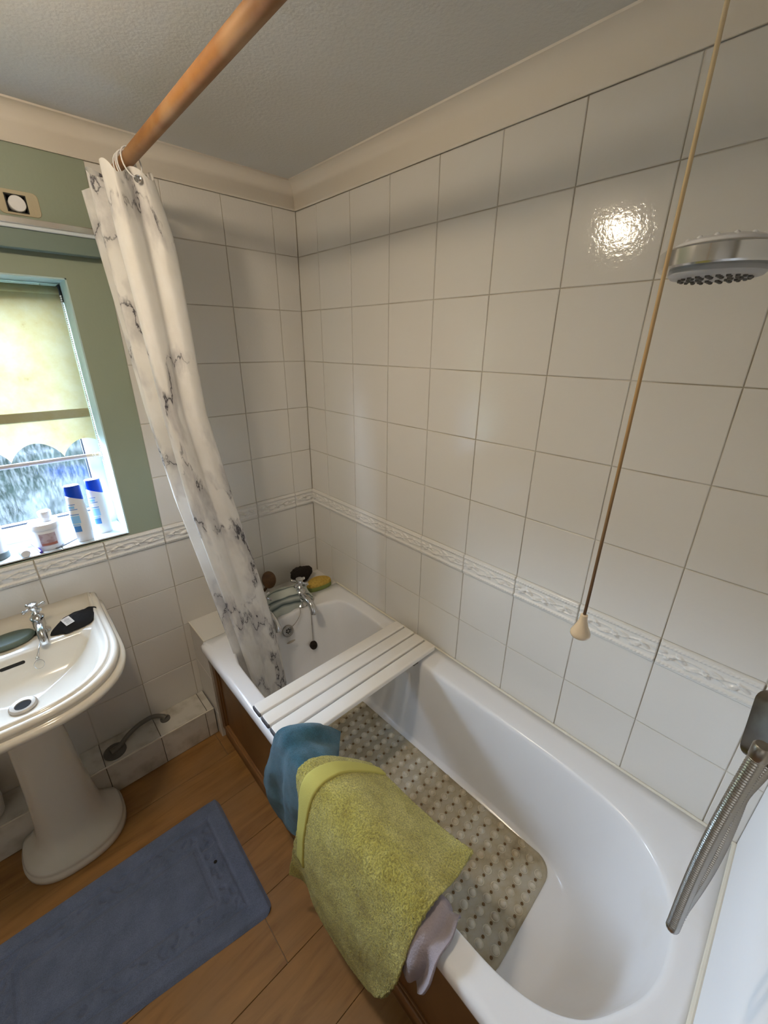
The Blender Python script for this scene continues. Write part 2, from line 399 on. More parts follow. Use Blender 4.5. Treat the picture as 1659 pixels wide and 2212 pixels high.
def obj(name, mb, m, parent=None, smooth=True, at=None, bevel=None, solid=None, sharp=40, kind=None, label=None, sub=0):
    """mesh object from world-space geometry; its origin is the parent's origin (or `at`)"""
    o0 = origin_of(parent) if parent else Vector(at if at else (0, 0, 0))
    me = bpy.data.meshes.new(name)
    me.from_pydata([tuple(Vector(p) - o0) for p in mb.v], [], mb.f)
    bm = bmesh.new(); bm.from_mesh(me)
    bmesh.ops.recalc_face_normals(bm, faces=bm.faces); bm.to_mesh(me); bm.free()
    if smooth:
        for p in me.polygons: p.use_smooth = True
        if sharp and not sub: me.set_sharp_from_angle(angle=math.radians(sharp))
    me.materials.append(m)
    o = link(name, me, parent, (0, 0, 0) if parent else o0)
    if solid:
        sm = o.modifiers.new('thick', 'SOLIDIFY'); sm.thickness = solid; sm.offset = 0
    if bevel:
        b = o.modifiers.new('bev', 'BEVEL'); b.width = bevel; b.segments = 2; b.limit_method = 'ANGLE'; b.angle_limit = math.radians(40)
    if sub:
        b = o.modifiers.new('sub', 'SUBSURF'); b.levels = sub; b.render_levels = sub
    if kind: o['kind'] = kind
    if label: o['label'] = label
    return o

def thing(name, label, cat, loc, group=None):
    o = bpy.data.objects.new(name, None); COL.objects.link(o); o.location = loc; o.empty_display_size = 0.05
    o['label'] = label; o['category'] = cat
    if group: o['group'] = group
    return o

def tag(o, label, cat, group=None):
    o['label'] = label; o['category'] = cat
    if group: o['group'] = group
    return o

def rr(cx, cy, hx, hy, r, n=6):
    """rounded rectangle outline"""
    p = []
    for sx, sy, a0 in ((1, 1, 0), (-1, 1, 90), (-1, -1, 180), (1, -1, 270)):
        for k in range(n + 1):
            a = math.radians(a0 + 90 * k / n)
            p.append((cx + sx * (hx - r) + r * math.cos(a), cy + sy * (hy - r) + r * math.sin(a)))
    return p

def cr(P, t):
    """Catmull-Rom through list of Vectors, t in 0..1"""
    n = len(P) - 1; x = min(max(t, 0), 1) * n; i = min(int(x), n - 1); f = x - i
    p0 = P[max(i - 1, 0)]; p1 = P[i]; p2 = P[i + 1]; p3 = P[min(i + 2, n)]
    return 0.5 * ((2 * p1) + (p2 - p0) * f + (2 * p0 - 5 * p1 + 4 * p2 - p3) * f * f + (3 * p1 - p0 - 3 * p2 + p3) * f ** 3)

def smooth_path(P, n=30):
    P = [Vector(p) for p in P]
    return [cr(P, i / n) for i in range(n + 1)]

def sst(a, b, x):
    t = min(max((x - a) / (b - a), 0), 1); return t * t * (3 - 2 * t)

# ------------------------------------------------------------------ room shell
ZC = 2.245        # ceiling
DT = 1.010        # top of the border tiles
DB = DT - 0.0742  # bottom of the border tiles
TW = 0.2          # tile pitch
RIM = 0.545       # bath rim
XL = -2.40; YF = -1.812; YR = -3.0

f_ = obj('floor', MB().box(XL - 0.1, 0.1, YR - 0.1, 0.25, -0.12, -0.006), M['plain_wall'], smooth=False, kind='structure')
def plank(x0, x1, y0, y1):
    obj('plank', MB().box(x0 + .0006, x1 - .0006, y0 + .0006, y1 - .0006, -0.008, 0.0), M['floor'], f_, smooth=False, bevel=0.0012)
yy = -1.04 - 0.19 * 10
row = 0
while yy < 0.0:
    offs = [0.35, 0.95, 0.15, 0.75, 0.5][row % 5]
    xs = [XL] + [XL + offs + 1.2 * k for k in range(3) if XL + offs + 1.2 * k < -0.03] + [0.0]
    for a, b in zip(xs[:-1], xs[1:]): plank(a, b, yy, min(yy + 0.19, 0.0))
    yy += 0.19; row += 1

obj('ceiling', MB().box(XL - 0.1, 0.1, YR - 0.1, 0.25, ZC, ZC + 0.1), M['ceil'], smooth=False, kind='structure')
wall_right = obj('wall_right', MB().box(0.0028, 0.1, YF - 0.1, 0.25, 0, ZC), M['grout'], smooth=False, kind='structure')

# window wall, with the window opening and a small recess above it
WX0, WX1, WZ0, WZ1 = -1.56, -0.815, 1.018, 1.858
HX0, HX1, HZ0, HZ1 = -0.908, -0.862, 2.008, 2.050
mb = MB(); GY = 0.0028
xs = [XL, WX0, HX0, HX1, WX1, -0.703]; zs = [DT, WZ0, WZ1, HZ0, HZ1, ZC]
for i in range(5):
    for j in range(5):
        x0, x1, z0, z1 = xs[i], xs[i + 1], zs[j], zs[j + 1]
        if x0 >= WX0 - 1e-6 and x1 <= WX1 + 1e-6 and z0 >= WZ0 - 1e-6 and z1 <= WZ1 + 1e-6: continue
        if abs(x0 - HX0) < 1e-6 and abs(z0 - HZ0) < 1e-6: mb.box(x0, x1, 0.035, 0.25, z0, z1)
        else: mb.box(x0, x1, 0.0, 0.25, z0, z1)
wall_back = obj('wall_back', mb, M['sage'], smooth=False, kind='structure')
mb = MB().box(-0.703, 0.1, GY, 0.25, DT, ZC).box(XL, 0.1, GY, 0.25, 0, DT)
obj('tile_bed', mb, M['grout'], wall_back, smooth=False)

obj('wall_front', MB().box(-0.735, 0.1, YF - 0.1, YF, 0, ZC), M['white_wall'], smooth=False, kind='structure')
obj('wall_rear', MB().box(XL - 0.1, -0.5, YR - 0.1, YR, 0, ZC), M['plain_wall'], smooth=False, kind='structure')
obj('wall_nib', MB().box(-0.735, -0.635, YR, YF - 0.1, 0, ZC), M['plain_wall'], smooth=False, kind='structure')
mb = MB().box(XL - 0.1, XL, YR, -2.73, 0, ZC).box(XL - 0.1, XL, -1.57, 0.25, 0, ZC).box(XL - 0.1, XL, -2.73, -1.57, 0, 0.97).box(XL - 0.1, XL, -2.73, -1.57, 2.03, ZC)
obj('wall_left', mb, M['plain_wall'], smooth=False, kind='structure')
d = obj('door_1', MB().box(-1.70, -0.90, YR, YR + 0.04, 0.005, 2.0), M['door'], smooth=False, kind='structure')
for zz in ((0.25, 0.95), (1.15, 1.85)):
    for xx in (-1.58, -1.26):
        obj('door_panel', MB().box(xx, xx + 0.24, YR + 0.038, YR + 0.050, *zz), M['door'], d, smooth=False, bevel=0.006)
w2 = obj('fill_light_frame', MB().box(XL - 0.06, XL - 0.02, -2.73, -2.69, 0.97, 2.03).box(XL - 0.06, XL - 0.02, -1.61, -1.57, 0.97, 2.03).box(XL - 0.06, XL - 0.02, -2.69, -1.61, 0.97, 1.0).box(XL - 0.06, XL - 0.02, -2.69, -1.61, 2.0, 2.03).box(XL - 0.098, XL - 0.08, -2.73, -1.57, 0.97, 2.03), M['upvc'], smooth=False, kind='structure')  # unseen window frame and blank backing, added around the fill light

# tiles -------------------------------------------------------------
_tiles = {}
def tile_mesh(wd, h, m='tile'):
    k = (round(wd, 4), round(h, 4), m)
    if k not in _tiles:
        bm = bmesh.new()
        t = 0.0075; g = 0.0012; b = 0.0016
        hw, hh = wd / 2 - g, h / 2 - g
        o = [(-hw, -hh), (hw, -hh), (hw, hh), (-hw, hh)]
        i_ = [(-hw + b, -hh + b), (hw - b, -hh + b), (hw - b, hh - b), (-hw + b, hh - b)]
        v = [(x, -t, z) for x, z in o] + [(x, -0.0011, z) for x, z in o] + [(x, 0.0, z) for x, z in i_]
        fs = [(4 * r + j, 4 * r + (j + 1) % 4, 4 * r + 4 + (j + 1) % 4, 4 * r + 4 + j) for r in (0, 1) for j in range(4)] + [(8, 9, 10, 11)]
        me = bpy.data.meshes.new('tile'); me.from_pydata(v, [], fs)
        bm.from_mesh(me); bmesh.ops.recalc_face_normals(bm, faces=bm.faces); bm.to_mesh(me); bm.free()
        me.materials.append(M[m])
        _tiles[k] = me
    return _tiles[k]

RZ = {'-y': 0.0}
def place_tile(parent, wd, h, cx, cz, wall, name='tile', me=None, plane=0.0, jit=0.0022):
    """local +y of the tile mesh is its face normal (outwards)"""
    me = me or tile_mesh(wd, h)
    o = bpy.data.objects.new(name, me); COL.objects.link(o); o.parent = parent
    j1, j2 = random.uniform(-jit, jit), random.uniform(-jit, jit)
    push = random.uniform(-0.0003, 0.0003)
    if wall == 'A':   # faces -y ; cx is x
        o.matrix_local = Matrix.Translation((cx, plane + push, cz)) @ Matrix.Rotation(PI + j1, 4, 'Z') @ Matrix.Rotation(j2, 4, 'X')
    elif wall == 'B':  # faces -x ; cx is y
        o.matrix_local = Matrix.Translation((plane + push, cx, cz)) @ Matrix.Rotation(PI / 2 + j1, 4, 'Z') @ Matrix.Rotation(j2, 4, 'X')
    elif wall == 'T':  # faces up ; cx,cz are x,y
        o.matrix_local = Matrix.Translation((cx, cz, plane)) @ Matrix.Rotation(PI / 2 + j1, 4, 'X')
    return o

rows_up = [(DT + 0.2 * k, DT + 0.2 * (k + 1)) for k in range(5)] + [(DT + 1.0, DT + 1.1563)]
rows_dn = [(DB - 0.2, DB), (DB - 0.3962, DB - 0.2)]
rows_dnA = [(DB - 0.2 * (k + 1), DB - 0.2 * k) for k in range(4)] + [(0.0, DB - 0.8)]
colsB = [0.0] + [-(0.1416 + 0.2 * k) for k in range(9)] + [YF]
for a, b in zip(colsB[:-1], colsB[1:]):
    for z0, z1 in rows_up + rows_dn:
        place_tile(wall_right, a - b, z1 - z0, (a + b) / 2, (z0 + z1) / 2, 'B')
colsA_up = [0.0, -0.1032, -0.3032, -0.5032, -0.703]
for a, b in zip(colsA_up[:-1], colsA_up[1:]):
    for z0, z1 in rows_up: place_tile(wall_back, a - b, z1 - z0, (a + b) / 2, (z0 + z1) / 2, 'A')
colsA = [0.0] + [-(0.1032 + 0.2 * k) for k in range(10)]
for a, b in zip(colsA[:-1], colsA[1:]):
    for z0, z1 in rows_dnA[:4]:
        if z0 > 0.3 or b < -0.65:
            place_tile(wall_back, a - b, z1 - z0, (a + b) / 2, (z0 + z1) / 2, 'A')

# embossed border tiles ----------------------------------------------
def border_mesh(L, u0=0.0):
    H = 0.0742; nu, nv = max(8, int(L / 0.0018)), 40
    def h(u, v):
        e = 0.0035
        for c in (0.0105, H - 0.0105):
            dd = abs(v - c) / 0.0050
            if dd < 1: e += 0.0034 * math.sqrt(1 - dd * dd) * (0.55 + 0.45 * abs(math.sin(PI * (u / 0.0085 + (v - c) / 0.010))))
        for c in (0.0035, H - 0.0035):
            dd = abs(v - c) / 0.0018
            if dd < 1: e += 0.0018 * (1 - dd * dd)
        m = H / 2
        for ph in (0.0, PI):
            c = m + 0.0095 * math.sin(2 * PI * u / 0.2 + ph + 0.6)
            slope = 0.0095 * 2 * PI / 0.2 * math.cos(2 * PI * u / 0.2 + ph + 0.6)
            dd = abs(v - c) / (0.0017 * math.sqrt(1 + slope * slope))
            if dd < 1.6: e += 0.0024 * math.exp(-dd * dd)
        for (lu, lv, la, ll, lw) in ((0.03, 0.004, 0.6, 0.016, 0.0045), (0.05, -0.007, -0.5, 0.015, 0.005), (0.082, 0.008, 0.35, 0.018, 0.005), (0.098, -0.004, 0.9, 0.014, 0.005),
                                     (0.128, -0.009, -0.4, 0.017, 0.005), (0.15, 0.006, 0.7, 0.016, 0.005), (0.172, -0.003, -0.7, 0.016, 0.0045), (0.19, 0.009, 0.2, 0.013, 0.004)):
            du, dv = u - lu, v - m - lv
            a_, b_ = du * math.cos(la) + dv * math.sin(la), -du * math.sin(la) + dv * math.cos(la)
            q = (a_ / ll) ** 2 + (b_ / (lw * 1.2)) ** 2
            if q < 1: e += 0.0030 * math.sqrt(1 - q) * (0.45 + 0.55 * min(1, abs(b_) / 0.0012))
        return e
    g = 0.0009
    vs = []; fs = []
    for i in range(nu + 1):
        for j in range(nv + 1):
            u = g + (L - 2 * g) * i / nu; v = 0.0008 + (H - 0.0016) * j / nv
            edge = i in (0, nu) or j in (0, nv)
            vs.append((u - L / 2, -0.004 if edge else 0.0035 + (h(u + u0, v) - 0.0035) * 1.8, v - H / 2))
    for i in range(nu):
        for j in range(nv):
            a = i * (nv + 1) + j; fs.append((a, a + nv + 1, a + nv + 2, a + 1))
    me = bpy.data.meshes.new('border_tile'); me.from_pydata(vs, [], fs)
    for p in me.polygons: p.use_smooth = True
    me.materials.append(M['border'])
    return me
bm_full = border_mesh(0.2)
def border_run(parent, cols, wall):
    for a, b in zip(cols[:-1], cols[1:]):
        L = a - b
        me = bm_full if abs(L - 0.2) < 0.002 else border_mesh(L, 0.2 - L)
        place_tile(parent, L, 0.0742, (a + b) / 2, DT - 0.0371, wall, 'border_tile', me, jit=0.001)
border_run(wall_right, colsB, 'B')
border_run(wall_back, colsA, 'A')

# cove ---------------------------------------------------------------
CB = DT + 1.1563
def cove_profile(n=6):
    P = [(0.0, CB), (0.006, CB - 0.001)]
    for k in range(n + 1):
        a = PI / 2 * k / n
        P.append((0.060 - 0.050 * math.cos(a) + 0.0, ZC - 0.004 - 0.070 * (1 - math.sin(a))))
    P += [(0.062, ZC + 0.001), (0.0, ZC + 0.001)]
    return P
cp = cove_profile()
r1 = [(XL, -d_, z) for d_, z in cp]; r2 = [(-d_, -d_, z) for d_, z in cp]
obj('trim_1', MB().rings([r1, r2]), M['cove'], kind='structure', sharp=50)
r1 = [(-d_, -d_, z) for d_, z in cp]; r2 = [(-d_, YF, z) for d_, z in cp]
obj('trim_2', MB().rings([r1, r2]), M['cove'], kind='structure', sharp=50)

# window reveal, sill --------------------------------------------------
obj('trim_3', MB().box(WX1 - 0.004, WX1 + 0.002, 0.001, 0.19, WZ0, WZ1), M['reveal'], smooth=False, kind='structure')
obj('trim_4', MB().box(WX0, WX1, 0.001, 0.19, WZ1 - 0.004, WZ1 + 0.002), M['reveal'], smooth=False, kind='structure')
sill = obj('trim_5', MB().box(WX0, WX1 - 0.004, 0.0, 0.19, WZ0 - 0.004, WZ0 + 0.001), M['grout'], smooth=False, kind='structure')
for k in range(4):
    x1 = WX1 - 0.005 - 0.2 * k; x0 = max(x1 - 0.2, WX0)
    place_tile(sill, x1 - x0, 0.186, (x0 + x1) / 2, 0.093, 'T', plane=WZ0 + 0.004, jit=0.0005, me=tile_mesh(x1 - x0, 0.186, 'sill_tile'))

# tiled ledge at the head of the bath ----------------------------------
ledge = obj('trim_6', MB().box(-0.6775, 0.0, -0.178, 0.0, 0, RIM - 0.003), M['grout'], smooth=False, kind='structure')
for a, b in ((0.0, -0.1032), (-0.1032, -0.3032), (-0.3032, -0.5032), (-0.5032, -0.680)):
    place_tile(ledge, a - b, 0.178, (a + b) / 2, -0.089, 'T', plane=RIM, jit=0.001)
for z0, z1 in ((0.345, RIM - 0.0015), (0.145, 0.345), (0.0, 0.145)):
    place_tile(ledge, 0.178, z1 - z0, -0.089, (z0 + z1) / 2, 'B', plane=-0.680)
obj('edge_trim', MB().box(-0.6825, -0.6785, -0.178, -0.001, RIM - 0.004, RIM + 0.001), M['caulk'], ledge, bevel=0.001)

# tiled pipe boxing along the floor ------------------------------------
BXH = 0.150
boxing = obj('trim_7', MB().box(XL, -0.683, -0.1375, 0.0, 0, BXH - 0.0028), M['dirtygrout'], smooth=False, kind='structure')
jx = [-0.683, -0.712, -0.905, -1.105, -1.305, -1.505, -1.705, -1.905, XL]
for a, b in zip(jx[:-1], jx[1:]):
    place_tile(boxing, a - b, 0.134, (a + b) / 2, -0.067, 'T', plane=BXH, me=tile_mesh(a - b, 0.134, 'tile_dirty'))
jx = [-0.683, -0.722, -0.905, -1.105, -1.305, -1.505, -1.705, -1.905, XL]
for a, b in zip(jx[:-1], jx[1:]):
    place_tile(boxing, a - b, BXH - 0.003, (a + b) / 2, BXH / 2, 'A', plane=-0.140, me=tile_mesh(a - b, BXH - 0.003, 'tile_dirty'))
obj('edge_trim', MB().box(XL, -0.683, -0.1412, -0.1355, BXH - 0.004, BXH + 0.0008), M['caulk'], boxing, bevel=0.001)

# window ----------------------------------------------------------------
win = thing('window_1', 'white plastic framed window with wet misted glass above the sill', 'window', (-1.18, 0.19, 1.02))
del win['category']; win['kind'] = 'structure'
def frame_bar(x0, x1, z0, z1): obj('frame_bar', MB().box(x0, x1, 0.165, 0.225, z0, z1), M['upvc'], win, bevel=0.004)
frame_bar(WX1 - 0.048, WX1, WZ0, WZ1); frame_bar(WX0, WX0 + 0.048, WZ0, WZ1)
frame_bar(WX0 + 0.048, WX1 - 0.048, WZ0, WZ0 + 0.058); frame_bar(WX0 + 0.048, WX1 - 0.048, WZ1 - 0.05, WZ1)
gx0, gx1, gz0, gz1 = WX0 + 0.048, WX1 - 0.048, WZ0 + 0.058, WZ1 - 0.05
for q in ((gx1 - 0.005, gx1, gz0, gz1), (gx0, gx0 + 0.005, gz0, gz1), (gx0, gx1, gz0, gz0 + 0.006), (gx0, gx1, gz1 - 0.006, gz1)):
    obj('gasket', MB().box(q[0], q[1], 0.180, 0.200, q[2], q[3]), M['gasket'], win, smooth=False)
obj('glass_pane', MB().box(gx0, gx1, 0.190, 0.196, gz0, gz1), M['glass'], win, smooth=False)

# outside -----------------------------------------------------------------
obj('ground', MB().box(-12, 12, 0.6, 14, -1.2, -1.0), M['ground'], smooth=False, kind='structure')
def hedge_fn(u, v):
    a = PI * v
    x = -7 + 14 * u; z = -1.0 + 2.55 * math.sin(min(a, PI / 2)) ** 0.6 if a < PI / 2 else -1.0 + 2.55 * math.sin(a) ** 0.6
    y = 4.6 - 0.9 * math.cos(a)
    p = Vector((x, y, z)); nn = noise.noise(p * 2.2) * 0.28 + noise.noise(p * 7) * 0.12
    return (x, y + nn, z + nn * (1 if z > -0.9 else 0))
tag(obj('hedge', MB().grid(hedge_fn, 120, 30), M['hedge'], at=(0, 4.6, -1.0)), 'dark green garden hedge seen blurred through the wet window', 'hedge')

# ------------------------------------------------------------------ bathtub
BX0, BX1, BY0, BY1 = -0.698, -0.003, YF + 0.003, -0.1805
CX, CY = -0.37, -0.98
inner_pts = [(-0.112, -0.85), (-0.112, -1.25), (-0.114, -1.40), (-0.124, -1.53), (-0.146, -1.62), (-0.19, -1.685), (-0.262, -1.735), (-0.351, -1.753), (-0.43, -1.745), (-0.50, -1.715),
             (-0.56, -1.675), (-0.600, -1.62), (-0.622, -1.55), (-0.630, -1.45), (-0.632, -1.2), (-0.632, -0.8), (-0.630, -0.45), (-0.622, -0.37), (-0.600, -0.315), (-0.55, -0.280),
             (-0.45, -0.264), (-0.30, -0.252), (-0.235, -0.258), (-0.19, -0.282), (-0.135, -0.300), (-0.098, -0.318), (-0.078, -0.36), (-0.072, -0.45), (-0.076, -0.60)]
floor_pts = [(-0.150, -0.80), (-0.135, -1.20), (-0.140, -1.40), (-0.175, -1.50), (-0.24, -1.545), (-0.36, -1.565), (-0.48, -1.545), (-0.555, -1.49), (-0.575, -1.38), (-0.572, -0.9), (-0.560, -0.50), (-0.535, -0.40),
             (-0.48, -0.36), (-0.36, -0.345), (-0.24, -0.355), (-0.175, -0.40), (-0.155, -0.52)]
def polar(poly):
    P = [Vector((x, y)) for x, y in poly]
    Q = []
    n = len(P)
    for i in range(n):
        p0, p1, p2, p3 = P[i - 1], P[i], P[(i + 1) % n], P[(i + 2) % n]
        for k in range(8):
            f = k / 8
            Q.append(0.5 * ((2 * p1) + (p2 - p0) * f + (2 * p0 - 5 * p1 + 4 * p2 - p3) * f * f + (3 * p1 - p0 - 3 * p2 + p3) * f ** 3))
    def r(th):
        dx, dy = math.cos(th), math.sin(th); best = None
        for i in range(len(Q)):
            a = Q[i] - Vector((CX, CY)); b = Q[(i + 1) % len(Q)] - Vector((CX, CY)); e = b - a
            den = dx * e.y - dy * e.x
            if abs(den) < 1e-12: continue
            t = (a.x * e.y - a.y * e.x) / den; s_ = (a.x * dy - a.y * dx) / den
            if t > 0 and -1e-6 <= s_ <= 1 + 1e-6 and (best is None or t > best): best = t
        return best
    return r
def rect_r(th, x0, x1, y0, y1):
    dx, dy = math.cos(th), math.sin(th); c = []
    if dx > 1e-9: c.append((x1 - CX) / dx)
    if dx < -1e-9: c.append((x0 - CX) / dx)
    if dy > 1e-9: c.append((y1 - CY) / dy)
    if dy < -1e-9: c.append((y0 - CY) / dy)
    return min(c)
corners = [math.atan2(y - CY, x - CX) % (2 * PI) for x in (BX0, BX1) for y in (BY0, BY1)]
# dense angle list: uniform in arc around the outer rectangle, plus the corners
TH = []
per = []
for k in range(60): per.append((BX0 + (BX1 - BX0) * k / 60, BY0))
for k in range(110): per.append((BX1, BY0 + (BY1 - BY0) * k / 110))
for k in range(60): per.append((BX1 + (BX0 - BX1) * k / 60, BY1))
for k in range(110): per.append((BX0, BY1 + (BY0 - BY1) * k / 110))
TH = [math.atan2(y - CY, x - CX) for x, y in per]
ri = polar(inner_pts); rf = polar(floor_pts)
RI = [ri(t) for t in TH]; RF = [rf(t) for t in TH]
def bring(fn):
    o = []
    for i, t in enumerate(TH):
        r, z = fn(i, t); o.append((CX + r * math.cos(t), CY + r * math.sin(t), z))
    return o
def outr(d_): return lambda i, t: rect_r(t, BX0 + d_, BX1 - min(d_, 0.004) * 0 - 0, BY0 + 0, BY1 - d_ * 0.3)
rings = []
for d_, z in ((0.010, 0.500), (0.002, 0.503), (0.0, 0.512), (0.0, 0.530), (0.003, 0.5395), (0.010, 0.5440), (0.018, RIM)):
    rings.append(bring(lambda i, t, d_=d_, z=z: (rect_r(t, BX0 + d_, BX1, BY0, BY1), z)))
def soap(i, t, f):
    """moulded soap hollow in the wall-side head corner"""
    return 0.0
for f, dz in ((0.35, 0), (0.75, 0)):
    rings.append(bring(lambda i, t, f=f, dz=dz: ((1 - f) * rect_r(t, BX0 + 0.018, BX1, BY0, BY1) + f * (RI[i] + 0.016), RIM + dz)))
for d_, z in ((0.016, RIM), (0.008, RIM - 0.002), (0.003, RIM - 0.006), (0.0, RIM - 0.014)):
    rings.append(bring(lambda i, t, d_=d_, z=z: (RI[i] + d_, z)))
for a, z in ((0.05, 0.505), (0.13, 0.45), (0.24, 0.39), (0.36, 0.33), (0.50, 0.275), (0.64, 0.230), (0.77, 0.198), (0.88, 0.180), (1.0, 0.170)):
    rings.append(bring(lambda i, t, a=a, z=z: (RI[i] * (1 - a) + RF[i] * a, z)))
for k, z in ((0.85, 0.163), (0.6, 0.159), (0.3, 0.157)):
    rings.append(bring(lambda i, t, k=k, z=z: (RF[i] * k, z)))
def hollow(p):
    x, y, z = p
    d1 = math.hypot((x + 0.150) / 0.075, (y + 0.245) / 0.035)
    if z > RIM - 0.003 and d1 < 1: z -= 0.007 * (1 - d1 * d1)
    return (x, y, z)
rings = [[hollow(p) for p in r] for r in rings]
tub = thing('bathtub', 'white enamelled bath along the tiled wall, with pillar taps at its head', 'bathtub', (-0.35, -1.0, 0.0))
mb = MB().rings(rings, cap0=False, cap1=True)
o = obj('tub_body', mb, M['enamel'], tub, sharp=None)
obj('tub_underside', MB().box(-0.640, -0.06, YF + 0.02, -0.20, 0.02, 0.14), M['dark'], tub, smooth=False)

# sealant beads
obj('trim_8', MB().tube([(-0.004, -0.18, RIM + 0.001), (-0.004, YF, RIM + 0.001)], 0.0045, 8), M['caulk'], kind='structure')
obj('trim_9', MB().tube([(-0.70, YF + 0.003, RIM + 0.0015), (-0.35, YF + 0.003, RIM + 0.002), (-0.004, YF + 0.003, RIM + 0.0015)], 0.0055, 8), M['caulk'], kind='structure')

def tap(parent, x, y, z, sc, facing=-PI / 2, name='tap'):
    """Victorian pillar tap; spout points along `facing`"""
    b = MB()
    b.lathe([(0.024 * sc, 0), (0.024 * sc, 0.004 * sc), (0.017 * sc, 0.010 * sc), (0.013 * sc, 0.016 * sc), (0.0165 * sc, 0.024 * sc), (0.0165 * sc, 0.050 * sc), (0.019 * sc, 0.053 * sc), (0.019 * sc, 0.058 * sc),
             (0.014 * sc, 0.062 * sc), (0.010 * sc, 0.070 * sc), (0.0115 * sc, 0.074 * sc), (0.006 * sc, 0.080 * sc), (0.006 * sc, 0.088 * sc)], (x, y, z), 20)
    dx, dy = math.cos(facing), math.sin(facing)
    pts = smooth_path([(x, y, z + 0.040 * sc), (x + dx * 0.03 * sc, y + dy * 0.03 * sc, z + 0.043 * sc), (x + dx * 0.062 * sc, y + dy * 0.062 * sc, z + 0.036 * sc), (x + dx * 0.080 * sc, y + dy * 0.080 * sc, z + 0.018 * sc), (x + dx * 0.082 * sc, y + dy * 0.082 * sc, z + 0.006 * sc)], 14)
    b.tube(pts, [0.0125 * sc] * 6 + [0.0115 * sc] * 7 + [0.0125 * sc] * 2, 14)
    t = obj(name, b, M['chrome'], parent)
    hb = MB(); hz = z + 0.092 * sc
    hb.lathe([(0.006 * sc, -0.010 * sc), (0.011 * sc, -0.006 * sc), (0.012 * sc, 0.004 * sc), (0.010 * sc, 0.009 * sc), (0.0125 * sc, 0.011 * sc), (0.0125 * sc, 0.015 * sc), (0.004 * sc, 0.018 * sc)], (x, y, hz), 18)
    for k in range(4):
        a = 0.5 + k * PI / 2
        p0 = Vector((x, y, hz)); dd = Vector((math.cos(a), math.sin(a), 0))
        hb.tube([p0 + dd * 0.008 * sc, p0 + dd * 0.016 * sc, p0 + dd * 0.024 * sc, p0 + dd * 0.030 * sc, p0 + dd * 0.034 * sc], [0.0045 * sc, 0.0036 * sc, 0.0042 * sc, 0.0058 * sc, 0.0035 * sc], 10)
    obj('tap_handle', hb, M['chrome'], t)
    return t
tap(tub, -0.243, -0.222, RIM, 1.30)
tap(tub, -0.425, -0.222, RIM, 1.30)
# overflow grille on the head wall
on = Vector((0.0, -0.93, 0.36)).normalized(); oc = Vector((-0.350, -0.2725, 0.477))
q = on.to_track_quat('Z', 'Y').to_matrix()
ov = obj('overflow_plate', MB().lathe([(0.0265, -0.004), (0.0265, 0.002), (0.022, 0.0045), (0.0165, 0.0045), (0.0155, 0.002), (0.0005, 0.002)], oc, 28, mtx=q), M['dull_chrome'], tub)
for k in range(6):
    a = k * PI / 3 + 0.2
    c = oc + q @ Vector((0.0085 * math.cos(a), 0.0085 * math.sin(a), 0.0022))
    obj('overflow_hole', MB().lathe([(0.0034, -0.001), (0.0034, 0.0008), (0.0002, 0.0009)], c, 10, mtx=q), M['dark'], ov)
oc2 = oc + Vector((0.0, -0.020, -0.048))
obj('badge', MB().lathe([(0.021, -0.002), (0.021, 0.0012), (0.0005, 0.001)], oc2, 20, mtx=q @ Matrix.Diagonal(Vector((1, 0.24, 1)))), M['drain_ring'], tub)
# plug chains
ch = smooth_path([(-0.262, -0.240, RIM + 0.004), (-0.275, -0.262, 0.530), (-0.300, -0.270, 0.505), (-0.335, -0.277, 0.490)], 16)
obj('chain', MB().tube(ch, 0.0016, 6), M['dull_chrome'], tub)
ch = smooth_path([(-0.225, -0.245, RIM + 0.003), (-0.224, -0.270, 0.520), (-0.232, -0.286, 0.44), (-0.238, -0.296, 0.372)], 16)
pc = obj('plug_chain', MB().tube(ch, 0.0016, 6), M['dull_chrome'], tub)
qp = Vector((0.15, -0.75, 0.5)).normalized().to_track_quat('Z', 'Y').to_matrix()
obj('plug', MB().lathe([(0.014, -0.012), (0.017, -0.006), (0.0205, 0.0), (0.0205, 0.003), (0.016, 0.005), (0.004, 0.006), (0.003, 0.012), (0.0005, 0.013)], (-0.240, -0.300, 0.352), 22, mtx=qp), M['mesh_black'], pc)

# ------------------------------------------------------------------ bath front panel
bp_ = thing('bath_surround', 'brown wood veneer panel with raised frame closing the bath side', 'panel', (-0.665, -1.0, 0.0))
PX = -0.668
obj('backing_board', MB().box(PX + 0.006, -0.645, YF + 0.004, -0.181, 0.0, 0.499), M['panel'], bp_, smooth=False)
def prail(name, y0, y1, z0, z1, t=0.008, m='panel', bev=0.003): obj(name, MB().box(PX + 0.006 - t, PX + 0.010, y0, y1, z0, z1), M[m], bp_, bevel=bev)
prail('stile', -0.222, -0.183, 0.062, 0.498, 0.010)
prail('stile', YF + 0.006, -1.76, 0.062, 0.498, 0.010)
prail('stile', -0.75, -0.71, 0.10, 0.455, 0.008)
prail('stile', -1.29, -1.25, 0.10, 0.455, 0.008)
prail('top_rail', -1.76, -0.222, 0.455, 0.498, 0.009)
prail('bottom_rail', -1.76, -0.222, 0.062, 0.100, 0.013, 'panel2', 0.004)
prail('plinth', YF + 0.006, -0.183, 0.0, 0.060, 0.004)
for y0, y1 in ((-0.705, -0.228), (-1.245, -0.756), (-1.755, -1.296)):
    for z0, z1 in ((0.101, 0.109), (0.446, 0.454)): prail('moulding', y0, y1, z0, z1, 0.006, 'panel2', 0.002)
    for a in (y0, y1 - 0.008): prail('moulding', a, a + 0.008, 0.109, 0.446, 0.006, 'panel', 0.002)

